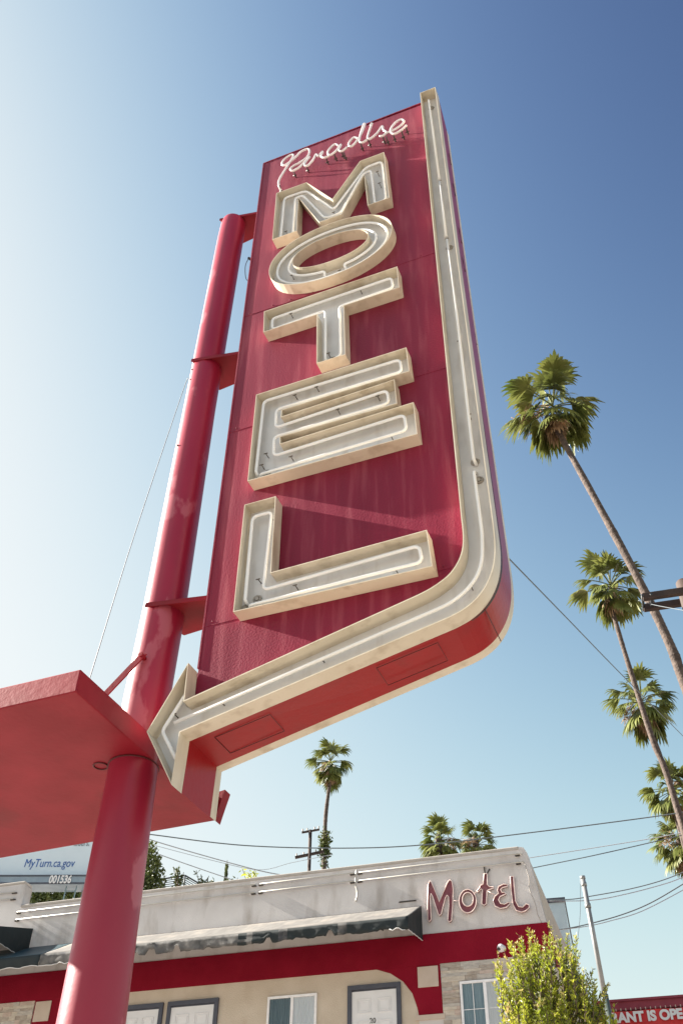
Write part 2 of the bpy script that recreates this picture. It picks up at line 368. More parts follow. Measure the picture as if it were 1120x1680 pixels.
# dark gap of the loose skin beside the trough
s = MB()
gp = [(x, z) for x, z in sm(outer_curve)][4:]+[(1.266, 6.5), (1.258, 7.2)]
o1 = [(x*1.0+.003, z-.003) for x, z in gp]
for i in range(len(gp)-1):
    wgt = .004+.012*sin(pi*i/(len(gp)-1))
    s.add([(o1[i][0], 0.001, o1[i][1]), (o1[i+1][0], 0.001, o1[i+1][1]), (o1[i+1][0]+.002, wgt+.004, o1[i+1][1]), (o1[i][0]+.002, wgt+.004, o1[i][1])], [(0, 1, 2, 3)])
s.build('skin_gap', M['dark'], bm_cab)
# loose flakes / bits of cable on the right edge
random.seed(3)
for k in range(8):
    z = 6.3+k*.78+random.uniform(-.15, .15); s = MB()
    y = random.uniform(.05, .3); l = random.uniform(.05, .22)
    q = -.075*y-.007-.003*(z-6)
    s.tube(smooth([(1.262+q, y, z), (1.264+q, y+.02, z-.3*l), (1.259+q, y+.05, z-.7*l), (1.266+q, y+.06, z-l)], 3), .0035, 5)
    s.build('loose_wire', M['dark'], bm_cab)

def trough(yb, yf, name):
    c = MB(); c.channel([(arrow, False)], yb, yf, .008)
    t = c.build(name, M['cream'], sign)
    f = MB(); pts = offset(ccw(arrow), .006); yy = yb+(yf-yb)*.10
    f.add([(x, yy, z) for x, z in pts], [tuple(range(len(pts)))]); f.build('channel_floor', M['floor_white'], t)
    return t
tr = trough(-.002, -TD, 'arrow_channel')
arrow_front = arrow; arrow = [(x-.026 if x > .9 else x, z+(.022 if z < 6.2 and x > .2 else .004)) for x, z in offset(ccw(arrow), .006)]; tb = trough(TH+.002, TH+.085, 'arrow_channel'); arrow = arrow_front
def clip(parent, x, z, y=-.07, y0=-.012, ang=0, big=False):
    s = MB(); s.tube([(x, y0, z), (x, y, z)], .004, 6)
    d = Vector((cos(ang), 0, sin(ang)))*.016
    s.tube([Vector((x, y, z))-d, Vector((x, y, z))+d], .005, 5)
    s.build('tube_support', M['porcelain'] if not big else M['clip'], parent)
def ringlet(parent, x, z, y=-.02):
    s = MB(); s.tube([(x+.028*cos(a*pi/6), y, z+.028*sin(a*pi/6)) for a in range(12)], .008, 6, closed=True)
    s.tube([(x, -.012, z), (x, -.03, z)], .016, 8)
    s.build('electrode_boot', M['porcelain'], parent)
TY = -.07
def neon(parent, path, r=.0135, rad=.05, closed=False, name='neon_tube', m='tube', y=TY):
    p = [Vector((q[0], q[2] if len(q) > 2 else y, q[1])) for q in path]
    s = MB(); s.tube(fillet(p, rad, closed), r, 10, closed); return s.build(name, M[m], parent)
# arrow tubes
neon(tr, [(1.13, 12.38, -.03), (1.13, 12.36), (1.152, 10.6)])
neon(tr, [(1.152, 10.55), (1.155, 9.55)])
neon(tr, [(1.16, 9.5), (1.172, 8.2), (1.174, 6.62), (1.18, 6.60, -.02)])
cc = sm([(1.172, 6.06), (1.17, 5.85), (1.14, 5.64), (1.06, 5.5), (.93, 5.405), (.80, 5.365)], 4)
neon(tr, [(1.17, 6.52, -.02), (1.165, 6.50)]+cc+[(.2, 5.225), (-1.04, 4.93)], rad=.03)
neon(tr, [(-.975, 5.12, -.03), (-.985, 5.13), (-1.125, 4.885), (-.99, 4.66), (-.985, 4.655, -.03)], rad=.03)
for x, z in ((1.155, 10.57), (1.16, 9.52), (1.165, 8.0), (-.7, 5.02), (.02, 5.19), (1.06, 5.5), (1.178, 7.1), (-1.05, 5.0)): clip(tr, x, z, big=True)
for x, z in ((1.172, 6.64), (1.185, 6.45), (1.165, 9.44), (1.14, 12.25), (-.97, 5.10)): ringlet(tr, x, z)

def letter(name, loops, label, floor_quads=None):
    c = MB(); c.channel(loops, -.001, -LD, .0065)
    o = c.build('channel_letter', M['cream'], sign); tag(o, label)
    f = MB()
    if len(loops) == 1:
        pts = offset(ccw(loops[0][0]), .005); f.add([(x, -.012, z) for x, z in pts], [tuple(range(len(pts)))])
    else:
        A = ccw(loops[0][0]); B = ccw(loops[1][0]); n = len(A)
        f.add([(x, -.012, z) for x, z in A+B], [(i, (i+1) % n, n+(i+1) % n, n+i) for i in range(n)])
    f.build('letter_floor', M['floor_white'], o); return o
# M
Mo = [(-.655, 10.50), (-.665, 11.44), (-.30, 11.43), (.015, 10.88), (.325, 11.46), (.60, 11.46), (.64, 10.50), (.405, 10.50), (.37, 11.13), (.125, 10.51), (-.125, 10.51), (-.385, 11.16), (-.375, 10.50)]
lm = letter('M', [(Mo, False)], 'cream channel letter M, topmost of the five')
neon(lm, [(-.585, 10.60, -.02), (-.585, 10.58), (-.585, 11.36), (-.325, 11.345), (.01, 10.74), (.37, 11.37), (.555, 11.375), (.585, 10.57), (.465, 10.57), (.43, 11.27), (.335, 11.25), (.09, 10.63), (-.085, 10.63), (-.36, 11.27), (-.45, 11.27), (-.445, 10.58), (-.45, 10.6, -.02)], rad=.06)
for x, z in ((.5, 11.2), (.52, 10.95), (-.53, 10.66), (.01, 10.7)): clip(lm, x, z, big=True)
# O
def ell(cx, cz, rx, rz, n=48, p=2.15):
    out = []
    for k in range(n):
        a = 2*pi*k/n; c_, s_ = cos(a), sin(a)
        out.append((cx+rx*math.copysign(abs(c_)**(2/p), c_), cz+rz*math.copysign(abs(s_)**(2/p), s_)))
    return out
lo = letter('O', [(ell(0, 9.945, .655, .47), False), (ell(.005, 9.955, .40, .225), True)], 'cream channel letter O, oval with a dark red centre')
neon(lo, ell(0, 9.95, .585, .40), rad=.01, closed=True)
e2 = [q for q in ell(.005, 9.955, .465, .29)]
k0 = 38; seq = e2[k0:]+e2[:k0-2]
neon(lo, [(seq[0][0]+.02, seq[0][1]-.07, -.04)]+seq+[(seq[-1][0]-.01, seq[-1][1]-.05, -.04)], rad=.02)
for x, z in ((-.42, 9.80), (.09, 9.60), (-.3, 9.58), (.25, 10.2)): clip(lo, x, z, big=True)
# T
To = [(-.66, 9.26), (.685, 9.265), (.695, 8.93), (.165, 8.93), (.185, 8.22), (-.085, 8.22), (-.105, 8.93), (-.645, 8.93)]
lt = letter('T', [(To, False)], 'cream channel letter T, third from the top')
neon(lt, [(-.02, 8.32, -.02), (-.025, 8.30), (-.04, 9.02), (-.58, 9.0), (-.59, 9.17), (.61, 9.19), (.62, 9.03), (.10, 9.01), (.12, 8.29), (.0, 8.29, -.05)], rad=.045)
for x, z in ((.0, 8.38), (.05, 8.3), (-.4, 9.16), (.3, 9.18), (.3, 9.02)): clip(lt, x, z, big=True)
# E
Eo = [(-.65, 8.05), (.73, 8.06), (.745, 7.72), (-.385, 7.71), (-.385, 7.64), (.62, 7.70), (.635, 7.38), (-.38, 7.38), (-.375, 7.31), (.77, 7.36), (.785, 6.985), (-.645, 7.00)]
Eo = [(-.65, 8.05), (.73, 8.06), (.745, 7.745), (-.385, 7.74), (-.385, 7.66), (.615, 7.70), (.63, 7.40), (-.38, 7.41), (-.375, 7.33), (.765, 7.36), (.78, 6.99), (-.645, 7.00)]
le = letter('E', [(Eo, False)], 'cream channel letter E, fourth from the top')
neon(le, [(-.60, 7.11, -.03), (-.605, 7.13), (-.595, 7.99), (.655, 7.99), (.665, 7.83), (-.465, 7.83), (-.46, 7.60), (.535, 7.65), (.545, 7.49), (-.465, 7.49), (-.455, 7.26), (.67, 7.30), (.68, 7.12), (-.56, 7.09), (-.585, 7.085, -.03)], rad=.05)
for x, z in ((-.3, 7.95), (-.1, 7.97), (.45, 7.62), (-.3, 7.2), (-.56, 7.2), (-.53, 7.32), (.55, 7.12), (.1, 7.6)): clip(le, x, z, big=True)
ringlet(le, -.53, 7.14)
# L
Lo = [(-.65, 5.71), (-.65, 6.745), (-.38, 6.745), (-.372, 5.99), (.805, 6.02), (.83, 5.69)]
ll = letter('L', [(Lo, False)], 'cream channel letter L, lowest of the five')
neon(ll, [(-.585, 5.82, -.03), (-.59, 5.83), (-.595, 6.64), (-.43, 6.64), (-.45, 5.885), (.73, 5.94), (.745, 5.79), (-.55, 5.775), (-.565, 5.78, -.02)], rad=.05)
for x, z in ((-.40, 6.55), (-.2, 5.86), (-.45, 5.77), (.55, 5.79), (-.5, 6.0)): clip(ll, x, z, big=True)
ringlet(ll, -.52, 5.86); ringlet(ll, -.61, 5.80)

# script word over the letters, in bare tube
sc = empty('script_word'); sc.parent = sign
strokes = [
 [(-.655, 11.62, -.01), (-.665, 11.68), (-.655, 11.82), (-.57, 12.05), (-.51, 12.22), (-.55, 12.27), (-.63, 12.22), (-.65, 12.13), (-.60, 12.08), (-.49, 12.16), (-.42, 12.25), (-.335, 12.26), (-.305, 12.18), (-.335, 12.06), (-.43, 12.00)],
 [(-.42, 12.00), (-.50, 11.985), (-.535, 11.93), (-.50, 11.875), (-.42, 11.90), (-.345, 11.99), (-.30, 12.05), (-.35, 11.96), (-.355, 11.89), (-.31, 11.87), (-.255, 11.95), (-.22, 12.05), (-.19, 11.99), (-.14, 12.06), (-.155, 11.96), (-.11, 11.90), (-.05, 11.92)],
 [(.055, 12.05), (.01, 12.12), (-.05, 12.07), (-.075, 11.98), (-.04, 11.91), (.03, 11.96), (.085, 12.06), (.06, 11.95), (.10, 11.90), (.16, 11.95)],
 [(.29, 12.05), (.24, 12.11), (.19, 12.05), (.18, 11.97), (.22, 11.93), (.29, 12.03), (.345, 12.18), (.375, 12.32), (.36, 12.33), (.325, 12.15), (.305, 11.98), (.345, 11.92), (.40, 11.95)],
 [(.44, 12.24), (.46, 12.28), (.425, 12.12), (.405, 11.98), (.44, 11.94), (.52, 12.01), (.58, 12.12), (.59, 12.03), (.625, 11.95), (.59, 11.90), (.545, 11.915)],
 [(.62, 11.93), (.70, 11.93), (.80, 11.98), (.835, 12.05), (.80, 12.11), (.74, 12.09), (.685, 12.00), (.675, 11.91), (.72, 11.84), (.80, 11.87), (.86, 11.93)]]
for st in strokes:
    p = [Vector((q[0], q[2] if len(q) > 2 else -.085, q[1])) for q in st]
    s = MB(); s.tube(smooth(p, 5), .0138, 8); s.build('script_tube', M['tube_script'], sc)
random.seed(5)
for x, z in ((-.655, 11.66), (-.5, 11.9), (-.34, 11.9), (-.1, 11.92), (.0, 11.93), (.09, 11.92), (.12, 11.86), (.32, 11.93), (.41, 11.95), (.58, 11.90), (.62, 11.86), (.7, 11.86), (.85, 11.92), (.80, 11.84)):
    s = MB(); s.tube([(x, 0, z-.03), (x, -.05, z-.02), (x, -.085, z)], .008, 6); s.tube([(x-.02, -.03, z-.03), (x+.02, -.04, z-.05)], .007, 5); s.build('tube_support', M['dark'], sc)
tag(sc, 'thin white neon script word along the top of the red face')

# pole
pol = empty('pole_axis'); bpy.data.objects.remove(pol)
b = MB()
prof = [(0, -1.50, .225), (3.2, -1.487, .198), (4.8, -1.492, .170), (6.2, -1.452, .165), (8.5, -1.43, .149), (11.35, -1.385, .146), (11.66, -1.375, .143), (11.725, -1.372, .135)]
path = []; rad_ = []
for i in range(len(prof)-1):
    a, c = prof[i], prof[i+1]
    for k in range(4): t = k/4; path.append((a[1]+(c[1]-a[1])*t, TH/2, a[0]+(c[0]-a[0])*t)); rad_.append(a[2]+(c[2]-a[2])*t)
path.append((prof[-1][1], TH/2, prof[-1][0])); rad_.append(prof[-1][2])
b.tube(path, lambda t: rad_[int(round(t*(len(rad_)-1)))], 48); pole = b.build('pole', M['pole'], sign)
for z, y in ((8.0, -.01), (8.9, .02), (8.78, .015), (9.35, .03)):
    pass
for zz in (8.98, 8.83, 6.05, 7.9):
    s = MB(); s.ball((-1.50, .064 if zz > 8 else .045, zz), .009); s.build('rivet_hole', M['dark'], pole)
for z, n0 in ((11.735, .08), (9.09, .025), (6.10, .0)):
    s = MB(); pl = [(-1.50, n0), (-.957, n0+.10), (-.957, TH-.005), (-1.0, .43), (-1.42, .47), (-1.50, .30)]
    m_ = len(pl); s.add([(x, y, zz) for zz in (z-.009, z+.009) for x, y in pl], [tuple(range(m_-1, -1, -1)), tuple(range(m_, 2*m_))]+[(k, (k+1) % m_, m_+(k+1) % m_, m_+k) for k in range(m_)])
    o = s.build('bracket_plate', M['slab'], sign)
    s = MB(); s.bar((-1.50, n0, z-.02), (-.957, n0+.10, z-.02), .008, .03); s.build('plate_flange', M['slab'], o)
# horizontal box sign on the pole
b = MB()
b.box(-4.0, -1.322, -.78, 1.16, 4.825, 4.99)
slab = bevel(b.build('lower_box', M['slab'], sign), .008, 2)
s = MB(); s.tube([(-1.492+.172*cos(a*pi/16), TH/2+.172*sin(a*pi/16), 4.819) for a in range(32)], .006, 6, closed=True); s.build('pole_gap_shade', M['seam'], slab)  # dark ring painted as the shadow where the pole meets the box
s = MB(); s.tube([(-1.70+.05*cos(a*pi/8), .1+.05*sin(a*pi/8), 4.822) for a in range(16)], .006, 6, closed=True); s.build('cable_hole', M['seam'], slab)
s = MB(); s.prism([(-1.37, 5.02), (-1.27, 5.035), (-1.30, 4.93), (-1.335, 4.80)], 1.10, 1.19)
s.build('bent_corner', M['slab'], slab)
s = MB(); s.bar((-1.42, -.01, 5.62), (-1.86, -.10, 5.02), .05, .012, (0, 1, 0)); st = s.build('strut', M['slab'], sign)
s = MB(); s.tube([(-1.44, .03, 5.60), (-1.44, -.035, 5.60)], .018, 6); s.build('bolt', M['slab'], st)
# cable ends behind the box
s = MB(); s.tube([(-.95, .18, 10.62), (-1.10, .18, 10.84)], .016, 8); ce = s.build('conduit_end', M['dark'], sign)
s = MB(); s.tube(smooth([(-1.10, .18, 10.84), (-1.13, .18, 10.7), (-1.10, .18, 10.45), (-1.04, .18, 10.38), (-.95, .18, 10.36)], 5), .004, 5)
s.tube(smooth([(-.96, .18, 10.95), (-1.0, .18, 10.85), (-.985, .18, 10.75)], 4), .004, 5); s.build('conduit_wire', M['dark'], ce)

# ================================================================== MOTEL BUILDING
mot = empty('motel_building', B0, MOTEL_AZ, 'two storey stucco motel with pale parapet, crimson band and white doors', 'building')
CT, CB = 3.17, 3.42
b = MB()
fac = [(-12, 0), (CB, 0), (CB, 8.3), (CT+.04, 9.72), (CT-.02, 9.84), (CT-.10, 9.86), (-8.38, 9.83), (-8.38, 10.33), (-8.45, 10.40), (-12, 10.4)]
b.prism(fac, 0, .30)
wall = b.build('wall', M['stucco'], mot)
b = MB()                                                  # side wall: battered like the corner
b.add([(CB, .301, 0), (CB, 9.5, 0), (CB, 9.5, 8.3), (CB, .301, 8.3), (CT+.03, 9.5, 9.72), (CT+.03, .301, 9.72), (CT-.04, .301, 9.84), (CT-.04, 9.5, 9.84), (CT-.30, .301, 9.84), (CT-.3, 9.5, 9.84), (CT-.3, .301, 0), (CT-.3, 9.5, 0)],
      [(0, 1, 2, 3), (3, 2, 4, 5), (5, 4, 7, 6), (6, 7, 9, 8), (8, 9, 11, 10), (1, 11, 9, 7, 4, 2), (0, 3, 5, 6, 8, 10)])
b.build('side_wall', M['stucco_tan'], mot)
b = MB(); b.box(-12, CT-.3, .3, 9.5, 9.1, 9.2); b.build('roof', M['cap'], mot)
b = MB(); b.box(-12, CB-.3, 9.2, 9.5, 0, 9.1); b.build('rear_wall', M['stucco'], mot)
b = MB(); b.box(-8.37, CT-.12, -.012, .315, 9.80, 9.875); bevel(b.build('coping', M['cap'], mot), .02, 3)
b = MB(); b.box(-12, -8.40, -.012, .315, 10.36, 10.43); bevel(b.build('coping', M['cap'], mot), .02, 3)
# lower facade paint: tan field, crimson band, arches, stone
b = MB(); b.prism([(-6.05, 0), (.86, 0), (.86, 6.88), (.84, 7.01), (.75, 7.28), (.57, 7.51), (.33, 7.67), (.06, 7.765), (-5.55, 7.765), (-5.85, 7.66), (-6.02, 7.45)], -.003, 0); b.build('lower_wall', M['stucco_tan'], mot)
b = MB(); b.box(-12, CB+.003, -.016, 0, 7.765, 8.335); b.box(CB, CB+.016, 0, 1.2, 7.765, 8.33); b.build('red_band', M['band'], mot)
b = MB(); b.prism([(.06, 7.764), (.33, 7.67), (.57, 7.51), (.75, 7.28), (.84, 7.01), (.86, 6.89), (1.325, 6.89), (1.31, 7.764)], -.011, -.003); b.build('red_arch', M['band'], mot)
b = MB(); b.prism([(-7.46, 7.764), (-5.55, 7.764), (-5.85, 7.66), (-6.05, 7.40), (-6.2, 6.89), (-7.46, 6.89)], -.011, -.003); b.build('red_arch', M['band'], mot)
b = MB(); b.box(.80, 1.36, -.03, 0, 6.80, 6.885); b.build('ledge', M['patch'], mot)
b = MB(); b.box(.87, 1.27, -.03, -.011, 7.365, 7.735); bevel(b.build('plaster_square', M['patch'], mot), .004)
b = MB(); b.box(-7.43, -7.06, -.03, -.011, 7.345, 7.735); bevel(b.build('plaster_square', M['patch'], mot), .004)
# stone veneer: real courses
random.seed(11)
def veneer(x0, x1, z0, z1, holes=()):
    b = MB(); z = z1
    while z > z0:
        h = random.choice((.05, .06, .075, .09)); x = x0
        while x < x1:
            l = random.uniform(.12, .42); xe = min(x+l, x1)
            if x1-xe < .05: xe = x1
            segs = [(x, xe)]
            for hx0, hx1, hz0, hz1 in holes:
                if z > hz0 and z-h < hz1:
                    ns = []
                    for a, c in segs:
                        if c <= hx0 or a >= hx1: ns.append((a, c))
                        else:
                            if a < hx0: ns.append((a, hx0))
                            if c > hx1: ns.append((hx1, c))
                    segs = ns
            for a, c in segs:
                if c-a > .01:
                    b.cur = random.randrange(4); b.box(a+.001, c-.001, -.012-random.uniform(.0, .022), -.001, max(z-h, z0)+.001, z-.001)
            x = xe
        z -= h
    return b
SM = [mat('ledger_stone_%s' % k, c1, c2, rough=.85, nscale=9, stretch=(1, 1, 3), bump=.6, bscale=30, bdist=.015) for k, c1, c2 in
      (('cream', (.50, .44, .37), (.62, .56, .48)), ('grey', (.40, .37, .34), (.55, .51, .46)), ('pink', (.46, .36, .31), (.58, .48, .42)), ('dark', (.33, .28, .24), (.48, .42, .36)))]
o = veneer(1.325, CB, 5.2, 7.764, [(1.655, 3.02, 5.9, 7.42)]).build('stone_veneer', SM, mot)
o = veneer(-12, -7.47, 5.2, 7.764).build('stone_veneer', SM, mot)
# doors
def door(x0, x1, num=None, lab=None):
    zt, zb, fw = 7.50, 5.43, .085
    f = MB(); f.box(x0, x1, -.055, -.002, zt-fw, zt); f.box(x0, x0+fw, -.055, -.002, zb, zt-fw); f.box(x1-fw, x1, -.055, -.002, zb, zt-fw)
    e = empty('door'); e.parent = mot
    if lab: tag(e, lab)
    bevel(f.build('door_frame', M['frame_dark'], e), .004)
    a0, a1 = x0+fw, x1-fw; wd = a1-a0
    l = MB(); l.box(a0, a1, -.03, -.012, zb, zt-fw-.03); l.cur = 1; l.box(a0, a1, -.02, -.004, zt-fw-.03, zt-fw)
    lf = l.build('door_leaf', [M['white'], M['frame_dark']], e)
    for px in (a0+.12*wd, a0+.57*wd):
        for z0, z1 in ((zt-fw-.42, zt-fw-.17), (zt-fw-1.15, zt-fw-.55), (zb+.2, zb+.75)):
            q = MB(); w_ = .31*wd
            for m0 in (0, .035):
                q.box(px+m0, px+w_-m0, -.042+m0*.1, -.030, z0+m0, z0+m0+.01); q.box(px+m0, px+w_-m0, -.042+m0*.1, -.030, z1-m0-.01, z1-m0)
                q.box(px+m0, px+m0+.01, -.042+m0*.1, -.030, z0+m0+.01, z1-m0-.01); q.box(px+w_-m0-.01, px+w_-m0, -.042+m0*.1, -.030, z0+m0+.01, z1-m0-.01)
            q.build('panel_moulding', M['white'], lf)
    k = MB(); k.ball((a1-.07, -.07, zb+.95), .03); k.tube([(a1-.07, -.03, zb+.95), (a1-.07, -.06, zb+.95)], .012, 8); k.build('door_knob', M['steel'], e)
    if num: text('room_number', num, .125, M['canvas_grey'], e, ((a0+a1)/2-.03, -.034, zt-fw-.60), .004, .002, align='CENTER')
    return e
door(-5.42, -4.43, None, 'white panelled door half hidden by the red pole'); door(-4.33, -3.22, None, 'white panelled door just right of the red pole'); door(-.525, .53, '20', 'white panelled door numbered 20 beside the red arch')
def window(x0, x1, zt, h, mid, ml, mr, grid=True):
    e = empty('window'); e.parent = mot; zb = zt-h; fw = .045
    f = MB(); y0 = -.045
    f.box(x0, x1, y0, -.003, zt-fw, zt); f.box(x0, x1, y0, -.003, zb, zb+fw); f.box(x0, x0+fw, y0, -.003, zb+fw, zt-fw); f.box(x1-fw, x1, y0, -.003, zb+fw, zt-fw)
    f.box(mid-.03, mid+.03, y0+.008, -.003, zb+fw, zt-fw)
    bevel(f.build('window_frame', M['frame_white'], e), .004)
    for a, c, mt in ((x0+fw, mid-.03, ml), (mid+.03, x1-fw, mr)):
        p = MB(); p.add([(a, -.020, zb+fw), (c, -.020, zb+fw), (c, -.020, zt-fw), (a, -.020, zt-fw)], [(0, 1, 2, 3)]); pn = p.build('pane', M['glass'], e)
        q = MB(); nn = 40
        for k in range(nn):
            xa = a+(c-a)*k/nn; xb = a+(c-a)*(k+1)/nn; ya = -.0095+.004*sin(k*1.3)+.002*sin(k*.6); yb = -.0095+.004*sin((k+1)*1.3)+.002*sin((k+1)*.6)
            q.add([(xa, ya, zb+fw), (xb, yb, zb+fw), (xb, yb, zt-fw), (xa, ya, zt-fw)], [(0, 1, 2, 3)], True)
        q.build('curtain', mt, e)
        if grid:
            g_ = MB(); g_.box((a+c)/2-.006, (a+c)/2+.006, -.026, -.021, zb+fw, zt-fw)
            z = zt-fw-.45
            while z > zb+.1: g_.box(a, c, -.028, -.0265, z-.006, z+.006); z -= .45
            g_.build('glazing_bar', M['frame_white'], e)
    return e
window(-2.17, -1.15, 7.43, 1.25, -1.66, M['curtain_teal'], M['curtain_white'], False)
window(1.67, 3.0, 7.41, 1.5, 2.14, M['curtain_teal'], M['curtain_white'])
# vent slots and tube runs
b = MB(); b.box(.54, .895, -.012, 0, 9.0, 9.025); b.build('vent_slot', M['dark'], mot)
b = MB(); b.box(-5.95, -5.6, -.012, 0, 9.0, 9.025); b.build('vent_slot', M['dark'], mot)
for z, seg in ((9.70, ((-8.42, -2.62), (-2.5, -.42), (-.3, 3.10))), (9.53, ((-8.40, -2.62), (-2.5, -.42), (-.3, 3.12)))):
    for a, c in seg:
        s = MB(); s.tube([(a, -.01, z), (a+.01, -.045, z), (c-.01, -.045, z+.003), (c, -.01, z)], .014, 8); s.build('trim_tube', M['trim'], mot)
    for x in (-8.38, -2.64, -2.48, -.44, -.28, 3.02):
        s = MB(); s.box(x-.05, x+.05, -.04, 0, z-.032, z-.012); s.build('tube_clip', M['dark'], mot)
for z in (10.18, 10.03):
    s = MB(); s.tube([(-11.8, -.04, z), (-8.6, -.04, z)], .014, 8); s.build('trim_tube', M['trim'], mot)
    s = MB(); s.box(-8.68, -8.55, -.04, 0, z-.03, z-.01); s.build('tube_clip', M['dark'], mot)
# crack and patched joint
s = MB(); s.tube(smooth([(3.14, -.001, 9.5), (3.19, -.001, 9.2), (3.17, -.001, 9.0), (3.25, -.001, 8.7), (3.27, -.001, 8.5), (3.33, -.001, 8.34)], 3), .006, 5); s.build('crack', M['cap'], mot)
s = MB(); s.tube(smooth([(-.36, -.003, 9.78), (-.38, -.003, 9.5), (-.34, -.003, 9.3), (-.37, -.003, 9.12)], 4), .016, 6); s.build('patched_joint', M['trim'], mot)

# wall lamp / camera
sec = empty('security_camera', mot.matrix_basis @ Vector((2.545, 0, 7.93)), MOTEL_AZ, 'small white round security camera on the red band above the bush', 'camera')
sec.location = B0 + Matrix.Rotation(MOTEL_AZ, 3, 'Z') @ Vector((2.545, 0, 7.93))
s = MB(); s.tube([(0, -.016, 0), (0, -.04, 0)], .06, 20); s.tube([(0, -.04, 0), (-.01, -.10, -.02)], .02, 10); s.build('mount', M['white'], sec)
s = MB(); s.ball((-.015, -.15, -.03), .075, .085, .072, 20, 12); hd = s.build('housing', M['white'], sec)
s = MB(); s.ball((-.045, -.215, -.06), .034, .02, .034, 14, 8); s.build('lens', M['dark'], hd)

# small script sign on the parapet
msg = empty('script_sign', B0, MOTEL_AZ, 'small maroon script sign reading Motel with pinkish tube outlines, mounted on the pale parapet', 'sign')
CRS = 5.09
UX = (3.12-1.12)/(950-110)
def mp(x, y):                                  # crop pixels of the small sign -> facade
    px, py = 680+x/CRS, 1420+y/CRS
    n_ = Vector((-sin(MOTEL_AZ), cos(MOTEL_AZ), 0)); u_ = Vector((cos(MOTEL_AZ), sin(MOTEL_AZ), 0)); Q0 = B0-n_*.05
    d = ray(px, py); t = (n_.dot(Q0-CAM))/n_.dot(d); Q = CAM+d*t-Q0; return (Q.dot(u_), CAM.z+d.z*t)
def slet(outline, label, tubes=None, hole=None, closed=True):
    P = ccw([mp(*q) for q in outline]); f = MB()
    if hole:
        H = ccw([mp(*q) for q in hole]); n = len(P)
        vs = [(x, y, z) for y in (-.05, -.012) for L_ in (P, H) for x, z in L_]
        fs = []
        for i in range(n):
            j = (i+1) % n; fs += [(i, j, n+j, n+i), (2*n+i, 2*n+j, 3*n+j, 3*n+i), (i, j, 2*n+j, 2*n+i), (n+i, n+j, 3*n+j, 3*n+i)]
        f.add(vs, fs)
    else: f.prism(P, -.05, -.012)
    o = f.build('letter', M['motel_red'], msg); tag(o, label)
    s = MB(); s.tube([(x, -.066, z) for x, z in P], .0115, 6, closed=closed)
    if hole: s.tube([(x, -.066, z) for x, z in H], .0115, 6, closed=True)
    s.build('letter_tube', M['tube_pink'], o)
    return o
def eo(cx, cy, rx, ry, n=24): return [(cx+rx*cos(2*pi*k/n), cy+ry*sin(2*pi*k/n)) for k in range(n)]
slet([(108, 455), (110, 300), (115, 160), (128, 130), (142, 145), (207, 305), (272, 150), (292, 122), (312, 135), (322, 200), (318, 330), (308, 462), (290, 474), (276, 458), (286, 330), (284, 265), (270, 250), (256, 275), (222, 405), (208, 420), (196, 405), (150, 260), (136, 236), (130, 262), (138, 452), (124, 470)], 'maroon letter M')
slet(eo(443, 300, 72, 98), 'maroon letter o', hole=[(x, y) for x, y in eo(444, 285, 46, 58)])
slet([(580, 70), (606, 72), (606, 160), (622, 178), (658, 178), (656, 192), (618, 205), (604, 215), (598, 320), (580, 335), (560, 322), (566, 205), (556, 198), (525, 225), (520, 215), (548, 182), (545, 172), (572, 158)], 'maroon letter t')
slet([(775, 160), (740, 158), (700, 178), (690, 210), (700, 235), (668, 262), (654, 300), (670, 340), (715, 362), (765, 352), (795, 322), (788, 305), (750, 325), (715, 318), (700, 290), (712, 262), (748, 246), (762, 240), (752, 226), (728, 226), (716, 205), (730, 188), (772, 178)], 'maroon letter e')
slet([(798, 95), (824, 92), (832, 200), (842, 300), (866, 345), (900, 350), (930, 322), (952, 328), (956, 352), (925, 382), (890, 392), (846, 376), (820, 330), (806, 220)], 'maroon letter l')
s = MB()
for a, c in (((322, 295), (372, 295)), ((500, 235), (545, 190)), ((606, 215), (670, 245)), ((795, 312), (815, 300))):
    A = mp(*a); C_ = mp(*c); s.tube([(A[0], -.06, A[1]), (C_[0], -.06, C_[1])], .011, 6)
s.build('joining_tube', M['tube_pink'], msg)
s = MB()
for a, c in (((575, 5), (585, 60)), ((622, 25), (602, 70))):
    A = mp(*a); C_ = mp(*c); s.tube([(A[0], -.02, A[1]), (C_[0], -.05, C_[1])], .014, 6)
s.build('feed_wire', M['dark'], msg)

